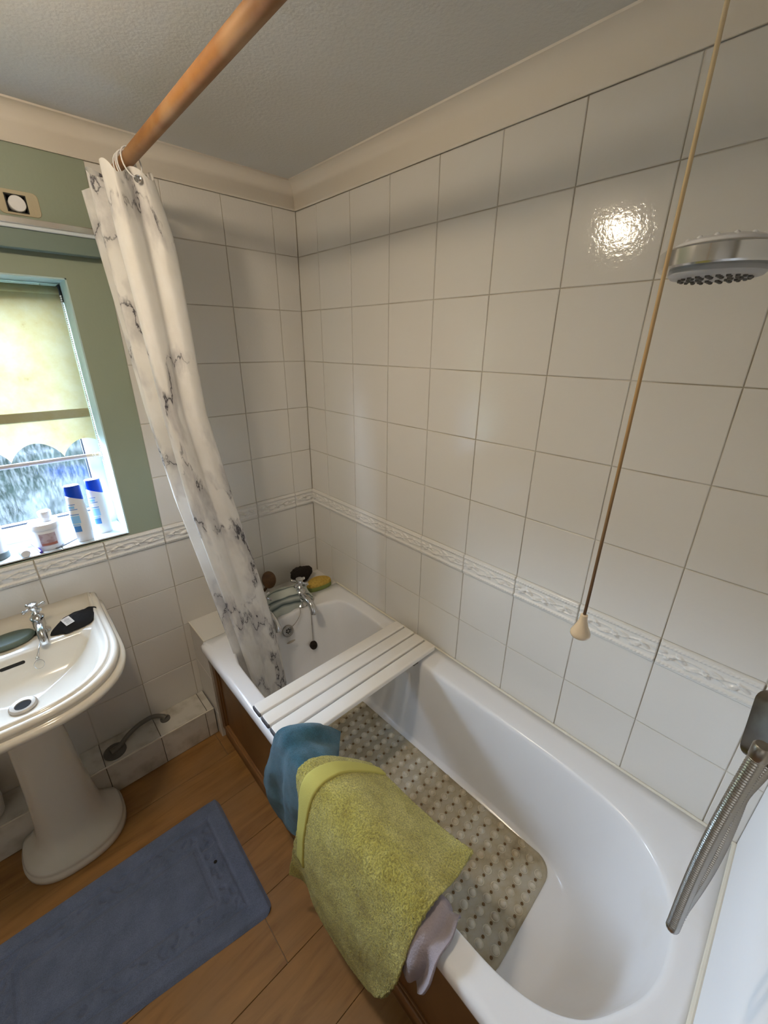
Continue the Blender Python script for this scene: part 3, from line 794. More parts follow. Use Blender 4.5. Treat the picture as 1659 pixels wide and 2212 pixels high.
# ------------------------------------------------------------------ bath board
bb = thing('bath_board', 'white four-slat bath board lying across the bath', 'bath board', (-0.36, -0.755, RIM))
BT = 0.578
pitch = 0.0572
for k in range(4):
    y1 = -0.642 - pitch * k; y0 = y1 - 0.0498
    prof = rr(-0.36, (y0 + y1) / 2, 0.332, (y1 - y0) / 2, 0.008, 5)
    rs = []
    for ins, z in ((0.002, BT - 0.019), (0.0, BT - 0.017), (0.0, BT - 0.003), (0.001, BT - 0.001), (0.003, BT)):
        cy_ = (y0 + y1) / 2
        rs.append([(x + (ins if x < -0.36 else -ins), y + (ins if y < cy_ else -ins), z) for x, y in prof])
    sl = obj('slat', MB().rings(rs), M['board'], bb)
    rs = []
    for x_, ins in ((-0.6955, 0.004), (-0.6945, 0.001), (-0.689, 0.0)):
        rs.append([(x_, (y0 + y1) / 2 + a_, BT - 0.0095 + b_) for a_, b_ in rr(0, 0, 0.0242 - ins, 0.0088 - ins * 0.5, 0.006, 4)])
    obj('end_cap', MB().rings(rs), M['endcap'], sl)
for x in (-0.578, -0.138):
    b = MB().box(x - 0.014, x + 0.014, -0.862, -0.646, BT - 0.028, BT - 0.0185)
    br = obj('bracket', b, M['rubber'], bb, bevel=0.003)
    for y in (-0.690, -0.815):
        s_ = 1 if x > -0.36 else -1
        obj('rubber_foot', MB().lathe([(0.015, BT - 0.060), (0.017, BT - 0.055), (0.017, BT - 0.034), (0.010, BT - 0.028)], (x, y, 0), 16), M['rubber'], br)
for y in (-0.697, -0.810):
    for x in (-0.578, -0.138):
        obj('screw_head', MB().lathe([(0.004, 0), (0.004, 0.002), (0.0005, 0.003)], (x, y, BT - 0.0187), 8), M['dull_chrome'], bb)

# ------------------------------------------------------------------ rubber mat in the bath
MZ = 0.163
bmq = [Vector((-0.175, -0.50)), Vector((-0.148, -1.478)), Vector((-0.520, -1.487)), Vector((-0.535, -0.50))]
def mat_pt(u, v):  # u across (wall to front), v along
    a = bmq[0].lerp(bmq[1], v); b = bmq[3].lerp(bmq[2], v)
    return a.lerp(b, u)
def bath_z(x, y):
    # height of the mat: follows the tub floor and curls up its sides
    th = math.atan2(y - CY, x - CX); r = math.hypot(x - CX, y - CY)
    f_ = rf(th)
    e = max(0, r / f_ - 0.80) / 0.2
    return MZ + 0.008 * e * e + 0.002
def corner_cut(u, v, R=0.055):
    L = 0.98; Wd = 0.37
    x, y = u * Wd, v * L
    for cx_, cy_ in ((R, L - R), (Wd - R, L - R), (R, R), (Wd - R, R)):
        ox = (x - cx_) * (1 if cx_ > Wd / 2 else -1); oy = (y - cy_) * (1 if cy_ > L / 2 else -1)
        if ox > 0 and oy > 0:
            m = max(ox, oy); d_ = math.hypot(ox, oy)
            if d_ > 0:
                s_ = m / d_
                x = cx_ + (x - cx_) * s_; y = cy_ + (y - cy_) * s_
    return x / Wd, y / L
def matfn(u, v):
    u2, v2 = corner_cut(u, v); p = mat_pt(u2, v2); return (p.x, p.y, bath_z(p.x, p.y))
rubber = obj('bath_mat', MB().grid(matfn, 28, 60), M['bathmat'], at=(-0.345, -1.0, MZ), solid=0.0025, sharp=None)
tag(rubber, 'clear bubbled rubber anti-slip mat, brown stained, lying in the bath', 'bath mat')
dm = MB(); hm = MB()
NR, NC = 25, 9
for i in range(NR):
    for j in range(NC):
        v = (i + 0.6) / (NR + 0.2); u = (j + 0.5 + (0.25 if i % 2 else -0.25)) / NC
        if (u < 0.1 or u > 0.9) and (v > 0.955 or v < 0.045): continue
        p = mat_pt(u, v); z = bath_z(p.x, p.y)
        r = 0.0105
        dm.lathe([(r * 1.25, 0.0), (r * 1.2, 0.0018), (r, 0.0016), (r * 0.92, 0.004), (r * 0.62, 0.0074), (r * 0.25, 0.0090), (0.0002, 0.0094)], (p.x, p.y, z), 14)
        u3 = u + 0.5 / NC
        if u3 < 0.96:
            p = mat_pt(u3, v); z = bath_z(p.x, p.y)
            hm.lathe([(0.0046, 0.0008), (0.0046, 0.0020), (0.0030, 0.0021), (0.0002, 0.0018)], (p.x, p.y, z), 8)
obj('suction_domes', dm, M['dome'], rubber, kind='stuff')
obj('drain_holes', hm, M['rust'], rubber, kind='stuff')

# ------------------------------------------------------------------ towels
def cloth(rows, nu, nv, wr=0.004, seed=0, freq=9.0, fuzz=0.0, edge=0.0):
    R2 = [[Vector(p) for p in r] for r in rows]
    def fn(a, b):
        col = [cr(r, a) for r in R2]
        p = cr(col, b)
        q_ = p * freq + Vector((seed * 3.1, seed, seed * 1.7))
        d_ = noise.noise(q_) * wr + noise.noise(q_ * 2.3) * wr * 0.4
        if fuzz: d_ += noise.noise(p * 260) * fuzz + noise.noise(p * 520) * fuzz * 0.7
        n_ = Vector((-0.75, 0, 0.66))
        e = edge * math.sin(b * 23 + seed) * (a ** 4)
        return p + n_ * d_ + Vector((0, 0, e))
    return fn
def cloth_obj(name, rows, nu, nv, m, thick, at, **kw):
    return obj(name, MB().grid(cloth(rows, nu, nv, **kw), nu, nv), m, at=at, solid=thick, sharp=None)

yrows = [
    [(-0.508, -1.02, 0.505), (-0.575, -0.985, 0.553), (-0.645, -0.955, 0.592), (-0.703, -0.945, 0.582), (-0.730, -0.985, 0.49), (-0.752, -0.975, 0.37), (-0.775, -0.960, 0.225)],
    [(-0.503, -1.06, 0.505), (-0.572, -1.03, 0.560), (-0.645, -1.01, 0.602), (-0.708, -1.00, 0.588), (-0.748, -1.015, 0.48), (-0.762, -1.02, 0.36), (-0.752, -1.010, 0.225)],
    [(-0.502, -1.12, 0.510), (-0.575, -1.11, 0.565), (-0.645, -1.10, 0.603), (-0.710, -1.10, 0.588), (-0.752, -1.10, 0.50), (-0.770, -1.10, 0.37), (-0.764, -1.090, 0.225)],
    [(-0.500, -1.24, 0.515), (-0.578, -1.23, 0.565), (-0.645, -1.225, 0.598), (-0.708, -1.22, 0.584), (-0.748, -1.215, 0.49), (-0.764, -1.21, 0.35), (-0.762, -1.205, 0.205)],
    [(-0.490, -1.33, 0.520), (-0.575, -1.325, 0.560), (-0.642, -1.32, 0.590), (-0.704, -1.315, 0.578), (-0.740, -1.31, 0.49), (-0.755, -1.305, 0.36), (-0.754, -1.300, 0.215)],
    [(-0.478, -1.374, 0.522), (-0.568, -1.385, 0.548), (-0.640, -1.388, 0.580), (-0.700, -1.390, 0.572), (-0.736, -1.388, 0.49), (-0.750, -1.376, 0.395), (-0.757, -1.350, 0.300)],
]
yt = cloth_obj('yellow_towel', yrows, 150, 130, M['yellow'], 0.010, (-0.64, -1.17, 0.55), wr=0.007, seed=2, freq=8, fuzz=0.0024)
tag(yt, 'mustard yellow terry towel draped over the bath edge', 'towel')
bf = cloth(yrows, 1, 1, wr=0.007, seed=2, freq=8)
def bandfn(a, b):
    a = min(max(a, 0.004), 0.996); v_ = 0.15 + 0.13 * b
    p = Vector(bf(a, v_)); e = 0.004
    n_ = (Vector(bf(a + e, v_)) - Vector(bf(a - e, v_))).cross(Vector(bf(a, v_ + e)) - Vector(bf(a, v_ - e))).normalized()
    if n_.z < 0 or (n_.x > 0 and a > 0.5): n_ = -n_
    return p + n_ * (0.0078 if 0.02 < b < 0.98 else 0.004)
obj('woven_band', MB().grid(bandfn, 90, 16), M['yellow_band'], yt, solid=0.002, sharp=None)

trows = [
    [(-0.515, -0.878, 0.520), (-0.575, -0.852, 0.578), (-0.640, -0.822, 0.600), (-0.692, -0.800, 0.594), (-0.714, -0.775, 0.48), (-0.724, -0.735, 0.36), (-0.724, -0.745, 0.285)],
    [(-0.530, -0.892, 0.518), (-0.582, -0.872, 0.585), (-0.640, -0.85, 0.606), (-0.697, -0.83, 0.594), (-0.726, -0.81, 0.48), (-0.738, -0.79, 0.36), (-0.724, -0.79, 0.245)],
    [(-0.545, -0.910, 0.515), (-0.580, -0.905, 0.548), (-0.640, -0.89, 0.585), (-0.697, -0.875, 0.582), (-0.715, -0.865, 0.48), (-0.722, -0.855, 0.38), (-0.724, -0.845, 0.262)],
    [(-0.562, -0.930, 0.512), (-0.592, -0.935, 0.556), (-0.640, -0.93, 0.583), (-0.700, -0.92, 0.580), (-0.728, -0.91, 0.48), (-0.735, -0.90, 0.39), (-0.727, -0.89, 0.285)],
    [(-0.575, -0.945, 0.510), (-0.600, -0.99, 0.545), (-0.640, -1.02, 0.566), (-0.695, -1.02, 0.566), (-0.714, -1.00, 0.48), (-0.720, -0.98, 0.40), (-0.722, -0.945, 0.315)],
]
tt = cloth_obj('teal_towel', trows, 110, 100, M['teal'], 0.007, (-0.64, -0.9, 0.55), wr=0.011, seed=5, freq=13, fuzz=0.0006)
tag(tt, 'teal blue towel hanging over the bath edge between the board and the yellow towel', 'towel')

grows = [
    [(-0.598, -1.35, 0.45), (-0.622, -1.35, 0.55), (-0.66, -1.35, 0.556), (-0.702, -1.35, 0.553), (-0.712, -1.36, 0.50), (-0.716, -1.36, 0.45), (-0.716, -1.365, 0.40)],
    [(-0.585, -1.39, 0.47), (-0.620, -1.395, 0.557), (-0.66, -1.40, 0.568), (-0.704, -1.40, 0.562), (-0.732, -1.405, 0.51), (-0.735, -1.40, 0.455), (-0.730, -1.395, 0.415)],
    [(-0.597, -1.405, 0.46), (-0.624, -1.415, 0.550), (-0.66, -1.425, 0.557), (-0.702, -1.425, 0.554), (-0.714, -1.43, 0.51), (-0.718, -1.42, 0.46), (-0.720, -1.41, 0.435)],
    [(-0.585, -1.42, 0.48), (-0.622, -1.435, 0.556), (-0.66, -1.447, 0.565), (-0.704, -1.447, 0.560), (-0.730, -1.45, 0.52), (-0.735, -1.44, 0.465), (-0.730, -1.425, 0.425)],
]
gt = cloth_obj('grey_flannel', grows, 60, 50, M['grey_cloth'], 0.005, (-0.66, -1.4, 0.55), wr=0.003, seed=9, freq=22, fuzz=0.0003)
tag(gt, 'crumpled grey lilac flannel sticking out from under the yellow towel', 'flannel')

# ------------------------------------------------------------------ shower curtain, rod
rod = obj('curtain_rod', MB().tube([(-0.675, YF + 0.001, 2.1), (-0.675, -1.2, 2.1), (-0.675, -0.6, 2.1), (-0.675, -0.001, 2.1)], 0.0155, 24), M['rod'], at=(-0.675, -0.9, 2.1))
tag(rod, 'orange brown wooden curtain pole running just below the ceiling', 'curtain pole')

# plan path of the gathered curtain: (x_left/right position, y); x given at each height
ZK = [2.068, 1.93, 1.73, 1.48, 1.18, 0.90, 0.66, 0.50, 0.30]
XLft = [-0.742, -0.735, -0.725, -0.712, -0.684, -0.642, -0.610, -0.588, -0.560]
XRgt = [-0.628, -0.602, -0.594, -0.588, -0.546, -0.500, -0.462, -0.445, -0.430]
def lerp_tab(z, T):
    for i in range(len(ZK) - 1):
        if z >= ZK[i + 1]:
            f = (ZK[i] - z) / (ZK[i] - ZK[i + 1]); f = min(max(f, 0), 1); return T[i] * (1 - f) + T[i + 1] * f
    return T[-1]
# nodes: (s in 0..1 between left and right edge, y, gather weight at the bottom)
PATH = [(1.45, -0.085, 0.55), (0.9, -0.095, 0.6), (0.05, -0.125, 0.6), (-0.02, -0.150, 0.6), (0.5, -0.175, 0.6), (0.92, -0.200, 0.6), (0.90, -0.222, 0.6), (0.3, -0.240, 0.6), (-0.14, -0.262, 0.55), (-0.13, -0.280, 0.55),
        (0.35, -0.295, 0.5), (0.72, -0.305, 0.5), (0.70, -0.320, 0.5), (0.3, -0.322, 0.4), (0.0, -0.330, 0.3), (0.04, -0.352, 0.3), (0.18, -0.362, 0.2), (0.36, -0.352, 0.2), (0.52, -0.338, 0.2), (0.72, -0.356, 0.1), (0.90, -0.352, 0.1), (1.0, -0.336, 0.0), (0.93, -0.318, 0.0)]
NP = 200; NZ = 110
uvs = []
def curt(a, b):
    z = 2.068 + (0.27 - 2.068) * b
    xl, xr = lerp_tab(z, XLft), lerp_tab(z, XRgt)
    P = []
    for s_, y, g in PATH:
        yb = -0.34 + (y + 0.34) * (1 - 0.55 * b)      # folds close up towards the hem
        ss = s_ if s_ <= 1 else 1 + (s_ - 1) * (1 - sst(0.0, 0.55, b))
        P.append(Vector((xl + (xr - xl) * ss, yb - 0.03 * b, z)))
    p = cr(P, a)
    n_ = noise.noise(Vector((a * 14, b * 5, 0.3))) * 0.006 + noise.noise(Vector((a * 30, b * 2.0, 7.3))) * 0.003
    top = 0.012 * math.sin(a * 40) * (1 - sst(0, 0.05, b))
    return Vector((p.x + n_, p.y + n_ * 0.5, p.z + top))
mbc = MB().grid(curt, NP, NZ)
cur = obj('shower_curtain', mbc, M['curtain'], at=(-0.66, -0.25, 2.06), sharp=None)
tag(cur, 'white marble patterned shower curtain gathered at the window end of the pole', 'curtain')
uvl = cur.data.uv_layers.new(name='UVMap')
for lp in cur.data.loops:
    i, j = divmod(lp.vertex_index, NZ + 1)
    uvl.data[lp.index].uv = (i / NP * 1.9, j / NZ * 1.8)
# eyelet and rings
ec = Vector((-0.672, -0.357, 2.052))
qe = Vector((0, -1, 0.1)).normalized().to_track_quat('Z', 'Y').to_matrix()
obj('eyelet', MB().lathe([(0.0042, -0.004), (0.0078, -0.004), (0.0078, 0.002), (0.0064, 0.004), (0.0048, 0.003), (0.0042, 0.0)], ec, 20, mtx=qe), M['chrome'], cur)
for k, (y0, dx) in enumerate(((-0.325, 0.0), (-0.298, -0.006), (-0.288, -0.010), (-0.270, -0.012))):
    pts = []
    for j in range(25):
        a = 2 * PI * j / 24
        tilt = -0.030 * (0.5 - 0.5 * math.sin(a)) if k == 0 else -0.018 * (0.5 - 0.5 * math.sin(a))
        pts.append((-0.675 + dx * 0.3 + 0.0205 * math.cos(a), y0 + tilt, 2.088 + 0.034 * math.sin(a)))
    obj('ring', MB().tube(pts, 0.0017, 8, caps=False), M['plastic_white'], cur)

# ------------------------------------------------------------------ light pull cord
cx_, cy_ = -0.527, -1.513
cordt = thing('light_pull_cord', 'grubby cream pull cord with cream acorn knob hanging from the ceiling', 'pull cord', (cx_, cy_, 1.28))
pts = [(cx_, cy_, ZC + 0.002), (cx_, cy_, 2.0), (cx_ + 0.001, cy_, 1.75), (cx_, cy_ - 0.0005, 1.55), (cx_ + 0.0035, cy_ + 0.001, 1.42), (cx_ + 0.003, cy_ + 0.001, 1.365), (cx_ - 0.002, cy_, 1.327)]
obj('cord', MB().tube(smooth_path(pts, 60), 0.0021, 10), M['cord'], cordt)
obj('knob', MB().lathe([(0.0030, 0.040), (0.0048, 0.039), (0.0052, 0.034), (0.0062, 0.028), (0.0088, 0.020), (0.0122, 0.013), (0.0136, 0.009), (0.0136, 0.006), (0.0118, 0.003), (0.008, 0.0012), (0.0005, 0.0)], (cx_ - 0.002, cy_, 1.288), 28), M['plastic_cream'], cordt)

# ------------------------------------------------------------------ shower head, mixer, hose
sh = thing('shower_rose', 'round chrome shower head facing down, held out from the end wall', 'shower head', (-0.377, -1.526, 1.781))
hc = (-0.377, -1.526, 1.781)
RH = 0.0635
obj('chrome_band', MB().lathe([(0.030, 0.012), (0.050, 0.0135), (RH - 0.002, 0.0105), (RH, 0.0085), (RH, -0.0085), (RH - 0.002, -0.0105), (0.047, -0.0112)], hc, 48), M['chrome'], sh)
obj('dial_cover', MB().lathe([(0.050, 0.0125), (0.049, 0.0165), (0.040, 0.0205), (0.020, 0.022), (0.0005, 0.0225)], hc, 40), M['plastic_white'], sh)
nb = MB()
for k in range(14):
    a = k * 2 * PI / 14
    nb.sphere((hc[0] + 0.040 * math.cos(a), hc[1] + 0.040 * math.sin(a), hc[2] + 0.0190), 0.0034, 8)
obj('dial_ridges', nb, M['plastic_white'], sh)
fp = obj('spray_face', MB().lathe([(0.0500, -0.0105), (0.0500, -0.016), (0.0465, -0.0195), (0.0400, -0.0205), (0.0005, -0.0205)], hc, 44), mat('grey_face', (0.45, 0.46, 0.48), 0.4), sh)
nb = MB()
for rad, n_ in ((0.036, 22), (0.027, 16), (0.017, 10)):
    for k in range(n_):
        a = k * 2 * PI / n_
        nb.lathe([(0.0026, -0.0195), (0.0024, -0.0225), (0.0014, -0.0232), (0.0002, -0.0233)], (hc[0] + rad * math.cos(a), hc[1] + rad * math.sin(a), hc[2]), 8)
obj('nozzles', nb, M['rubber'], fp)
obj('arm', MB().tube(smooth_path([(-0.372, -1.582, 1.781), (-0.369, -1.63, 1.783), (-0.366, -1.70, 1.778), (-0.364, YF + 0.004, 1.760)], 16), [0.015] * 6 + [0.0125] * 11, 16), M['chrome'], sh)
obj('wall_bracket', MB().lathe([(0.026, -0.010), (0.026, 0.004), (0.018, 0.012), (0.0005, 0.013)], (-0.364, YF + 0.008, 1.760), 24, mtx=Vector((0, 1, 0)).to_track_quat('Z', 'Y').to_matrix()), M['chrome'], sh)

HX, HY = -0.640, -1.715
vz = 1.338
mx_ = thing('shower_mixer', 'dull metal shower mixer body with rounded corners at the right edge', 'shower mixer', (HX - 0.02, HY, vz + 0.03))
mxc = Vector((-0.5818, -1.7482, 1.329)); ex = Vector((0.618, -0.735, -0.279)); ey = Vector((0.466, 0.0575, 0.883)); ey = (ey - ex * ey.dot(ex)).normalized(); ez = ex.cross(ey)
ex.normalize()
rs = []
for ins, d_ in ((0.010, 0.012), (0.004, 0.0105), (0.001, 0.007), (0.0, 0.001), (0.0, -0.030), (0.004, -0.034)):
    rs.append([tuple(mxc + ex * a_ + ey * b_ + ez * d_) for a_, b_ in rr(0, 0, 0.035 - ins, 0.0355 - ins, 0.012 - ins * 0.5, 6)])
body = obj('mixer_body', MB().rings(rs), M['dark_metal'], mx_)
obj('wall_stub', MB().tube([tuple(mxc - ez * 0.02), (mxc.x + 0.03, YF + 0.0005, mxc.z - 0.01)], 0.016, 20), M['dull_chrome'], mx_)
obj('outlet', MB().lathe([(0.0068, -0.004), (0.0074, -0.003), (0.0074, 0.010), (0.006, 0.012)], (HX, HY, vz), 20), M['dull_chrome'], mx_)
# hose: hangs down, turns back up behind itself
def hose_pts():
    P = []
    base = Vector((HX, HY, 0)); back = Vector((0.995, -0.10, 0)).normalized()   # away from the camera
    side = Vector((-0.10, -0.995, 0))
    for i in range(40): t = i / 39; P.append(base + back * (0.004 * t) + side * (-0.0035 * math.sin(PI * t)) + Vector((0, 0, vz - 0.004 - 0.285 * t)))
    for i in range(1, 12): a = PI * i / 12; P.append(base + back * (0.004 + 0.014 * (1 - math.cos(a))) + Vector((0, 0, vz - 0.289 - 0.014 * math.sin(a))))
    for i in range(40): t = i / 39; P.append(base + back * 0.032 + side * (0.004 * math.sin(PI * min(t * 1.6, 1)) + 0.045 * max(0, t - 0.6)) + Vector((0, 0, vz - 0.289 + 0.34 * t)))
    return P
Ph = hose_pts()
# resample finely and ripple the radius: the metal spiral
def resample(P, step):
    out = [P[0]]; acc = 0
    for a, b in zip(P[:-1], P[1:]):
        L = (b - a).length; d_ = step - acc
        while d_ < L:
            out.append(a.lerp(b, d_ / L)); d_ += step
        acc = (L - (d_ - step))
    return out
Ph = resample(Ph, 0.00085)
hose = obj('shower_hose', MB().tube(Ph, [0.0071 if i % 4 < 2 else 0.0060 for i in range(len(Ph))], 14), M['hose'], at=(HX, HY, vz), sharp=None)
tag(hose, 'ribbed metal shower hose hanging in a tight loop below the mixer', 'hose')

# ------------------------------------------------------------------ ceiling lamp (out of view, lights the room)
lt = thing('ceiling_lamp', 'bare round bulb in a white ceiling lamp holder', 'lamp', (-1.15, -0.80, ZC))
obj('bulb', MB().sphere((-1.15, -0.80, 2.160), 0.036, 24), M['lamp'], lt)
sl_ = bpy.data.lights.new('ceiling_spot', 'SPOT')
sl_.energy = SPOT_WATTS; sl_.color = (1.0, 0.84, 0.64); sl_.spot_size = math.radians(150); sl_.spot_blend = 0.9; sl_.shadow_soft_size = 0.03
so_ = bpy.data.objects.new('ceiling_spot', sl_); COL.objects.link(so_)
so_.location = (-1.09, -0.86, 2.135); so_.rotation_euler = (Vector((0.35, -0.05, -1.0))).to_track_quat('-Z', 'Y').to_euler()
qs = Vector((0.35, -0.05, -1.0)).normalized().to_track_quat('Z', 'Y').to_matrix()
obj('spot_housing', MB().lathe([(0.0005, -0.085), (0.022, -0.084), (0.030, -0.070), (0.034, -0.004), (0.032, -0.004), (0.028, -0.066), (0.0005, -0.070)], (-1.09, -0.86, 2.135), 28, mtx=qs), M['plastic_white'], lt)
obj('lamp_holder', MB().lathe([(0.016, 2.193), (0.020, 2.197), (0.020, 2.225), (0.045, 2.230), (0.045, ZC - 0.0005), (0.0005, ZC - 0.0004)], (-1.15, -0.80, 0), 28), M['plastic_white'], lt)

# ------------------------------------------------------------------ pedestal basin
SX, SY = -1.222, -0.25
bas = thing('pedestal_basin', 'white pedestal washbasin with curved front and moulded rim, against the tiled wall below the window', 'washbasin', (SX, -0.25, 0.0))
def dshape(hw, yb, yf, ry, n=64):
    """D outline: straight back and sides, elliptical front"""
    P = []
    ys = yf + ry   # where the curve starts
    P0 = []
    for k in range(8): P0.append((SX + hw, yb + (ys - yb) * k / 8))
    for k in range(33):
        a = PI * k / 32
        P0.append((SX + hw * (abs(math.cos(a)) ** 0.80) * (1 if a < PI / 2 else -1), ys - ry * (math.sin(a) ** 0.85)))
    for k in range(1, 9): P0.append((SX - hw, ys + (yb - ys) * k / 8))
    for k in range(1, 12): P0.append((SX - hw + 2 * hw * k / 12, yb))
    return P0
HWB = 0.268
def bowl_ring(ins, z, up=0.0):
    P = dshape(HWB - ins, -0.001 - ins * 0.0, -0.532 + ins, 0.25 - ins * 0.2)
    return [(x, y, z + up * sst(-0.06, -0.012, y) + 0.010 * sst(-0.45, -0.1, y)) for x, y in P]
def inner_ring(hw, yb, yf, ry, z, mixto=0.0):
    P = dshape(hw, yb, yf, ry)
    return [(x, y, z) for x, y in P]
rs = []
for ins, z in ((0.175, 0.640), (0.14, 0.668), (0.085, 0.705), (0.045, 0.730), (0.022, 0.742), (0.010, 0.744), (0.002, 0.751), (0.0, 0.759), (0.002, 0.767), (0.009, 0.7715), (0.0155, 0.7715), (0.0165, 0.776), (0.013, 0.781), (0.0125, 0.788), (0.017, 0.7945), (0.0245, 0.797), (0.030, 0.7945), (0.033, 0.799)):
    rs.append(bowl_ring(ins, z, 0.022 * sst(0.75, 0.80, z)))
rs.append(bowl_ring(0.038, 0.8025, 0.022))
# deck behind the bowl and the bowl itself
def deck_ring(hw, yb, yf, ry, z):
    return [(x, y, z + 0.006 * sst(-0.45, -0.1, y)) for x, y in dshape(hw, yb, yf, ry)]
rs.append(deck_ring(0.224, -0.028, -0.489, 0.235, 0.800))
rs.append(deck_ring(0.219, -0.038, -0.484, 0.232, 0.792))
rs.append(deck_ring(0.214, -0.10, -0.478, 0.228, 0.789))
rs.append(deck_ring(0.209, -0.165, -0.472, 0.210, 0.787))
rs.append(deck_ring(0.203, -0.178, -0.466, 0.205, 0.781))
for k, z in ((0.93, 0.762), (0.82, 0.735), (0.66, 0.712), (0.48, 0.699), (0.30, 0.692), (0.12, 0.688)):
    hw = 0.203 * k; cyb = -0.305
    rs.append([(SX + (x - SX) * k, cyb + (y - cyb) * k, z) for x, y in dshape(0.203, -0.178, -0.466, 0.205)])
obj('basin_bowl', MB().rings(rs), M['china'], bas, sharp=None)
# pedestal
rs = []
def ped_ring(hw, hf, z, hb=None):
    o = []
    for k in range(48):
        a = 2 * PI * k / 48
        x = (-1.240 + hw * math.copysign(abs(math.cos(a)) ** 0.8, math.cos(a))); y = -0.205 + hf * math.copysign(abs(math.sin(a)) ** 0.8, math.sin(a))
        if z < 0.152: y = min(y, -0.1425)
        else: y = min(y, -0.12)
        o.append((x, y, z))
    return o
for hw, hf, z in ((0.150, 0.146, 0.0), (0.155, 0.151, 0.004), (0.155, 0.151, 0.020), (0.151, 0.147, 0.026), (0.148, 0.144, 0.030), (0.150, 0.146, 0.036), (0.146, 0.142, 0.043), (0.136, 0.132, 0.050), (0.118, 0.112, 0.064), (0.104, 0.096, 0.085), (0.096, 0.088, 0.115), (0.090, 0.083, 0.17),
                  (0.083, 0.078, 0.26), (0.076, 0.073, 0.38), (0.071, 0.070, 0.50), (0.070, 0.070, 0.58), (0.076, 0.078, 0.615), (0.090, 0.092, 0.635), (0.098, 0.100, 0.655), (0.098, 0.100, 0.672)):
    rs.append(ped_ring(hw, hf, z))
obj('pedestal', MB().rings(rs), M['china'], bas, sharp=None)
tap(bas, -1.140, -0.098, 0.795, 1.02)
tap(bas, -1.325, -0.098, 0.795, 1.02)
# waste
dr = obj('waste_ring', MB().lathe([(0.033, 0.691), (0.034, 0.696), (0.030, 0.700), (0.020, 0.698), (0.018, 0.690)], (-1.228, -0.300, 0), 28), M['drain_ring'], bas)
obj('waste_hole', MB().lathe([(0.019, 0.694), (0.0185, 0.6955), (0.0005, 0.6955)], (-1.228, -0.300, 0), 20), M['dark'], dr)
# overflow slot
sl_q = Vector((0, -0.9, 0.45)).normalized().to_track_quat('Z', 'Y').to_matrix()
obj('overflow_slot', MB().rings([[tuple(Vector((-1.228, -0.186, 0.764)) + sl_q @ Vector((a, b, h_))) for a, b in rr(0, 0, 0.030, 0.0052, 0.005, 5)] for h_ in (-0.004, 0.0012)]), M['dark'], bas)
# chain stay and ring
chn = obj('chain_stay', MB().sphere((-1.168, -0.197, 0.765), 0.0055, 10).tube(smooth_path([(-1.152, -0.160, 0.793), (-1.160, -0.186, 0.786), (-1.168, -0.194, 0.770)], 10), 0.0012, 6), M['chrome'], bas)
pts = [(-1.168 + 0.0125 * math.cos(a), -0.206 - 0.006 * (1 - math.sin(a)), 0.752 + 0.0125 * math.sin(a)) for a in [2 * PI * k / 24 for k in range(25)]]
obj('plug_ring', MB().tube(pts, 0.0010, 6, caps=False), M['chrome'], chn)

# soap pad
def pad(name, cx, cy, z0, hx, hy, h, rot, m, n=36):
    rs = []
    for k_, z in ((0.90, 0.0), (1.0, h * 0.25), (1.0, h * 0.7), (0.95, h * 0.93), (0.80, h)):
        rs.append([(cx + (hx * k_ * math.cos(a)) * math.cos(rot) - (hy * k_ * math.sin(a)) * math.sin(rot), cy + (hx * k_ * math.cos(a)) * math.sin(rot) + (hy * k_ * math.sin(a)) * math.cos(rot), z0 + z) for a in [2 * PI * j / n for j in range(n)]])
    return obj(name, MB().rings(rs), m, at=(cx, cy, z0), sharp=60)
tag(pad('soap', -1.225, -0.105, 0.796, 0.068, 0.040, 0.020, 0.05, M['green_soap']), 'large dark green oval soap lying on the basin beside the tap', 'soap')

# black cloth with care label on the basin
def blackfn(u, v):
    a = 2 * PI * v; r = u
    ex = (0.074 + 0.006 * math.sin(3 * a + 0.6) + 0.006 * math.sin(5 * a)); ey = 0.042 + 0.005 * math.sin(4 * a + 1)
    lx, ly = r * ex * math.cos(a), r * ey * math.sin(a)
    rot = 0.50
    h_ = 0.030 * (1 - r * r) ** 0.6 + 0.006 * noise.noise(Vector((lx * 60, ly * 60, 1.0))) * (1 - r ** 4) if r < 1 else 0
    return (-1.048 + lx * math.cos(rot) - ly * math.sin(rot), -0.118 + lx * math.sin(rot) + ly * math.cos(rot), 0.7965 + h_)
bcl = obj('black_cloth', MB().grid(blackfn, 16, 48), M['black_cloth'], at=(-1.045, -0.118, 0.797), solid=0.002, sharp=None)
tag(bcl, 'scrunched black cloth with a white care label lying on the basin corner', 'cloth')
lc = Vector((-1.070, -0.142, 0.8265)); lu = Vector((0.93, 0.30, 0.10)).normalized(); lvv = Vector((-0.25, 0.80, 0.30)).normalized(); lvv = (lvv - lu * lvv.dot(lu)).normalized(); ln = lu.cross(lvv)
def lab(u, v, h_): return tuple(lc + lu * u + lvv * v + ln * h_)
lab_o = obj('care_label', MB().rings([[lab(a, b, h_) for a, b in rr(0, 0, 0.0125, 0.0165, 0.001, 2)] for h_ in (-0.0006, 0.0006)]), M['care_label'], bcl)
ib = MB()
for k, (v, wd_) in enumerate(((0.011, 0.004), (0.007, 0.008), (0.0045, 0.007), (0.002, 0.0085), (-0.001, 0.006), (-0.004, 0.0075), (-0.0068, 0.007), (-0.0115, 0.0085))):
    ib.add([lab(-wd_, v - 0.0006, 0.0008), lab(wd_, v - 0.0006, 0.0008), lab(wd_, v + 0.0006, 0.0008), lab(-wd_, v + 0.0006, 0.0008)], [(0, 1, 2, 3)])
obj('print', ib, M['ink'], lab_o, smooth=False)

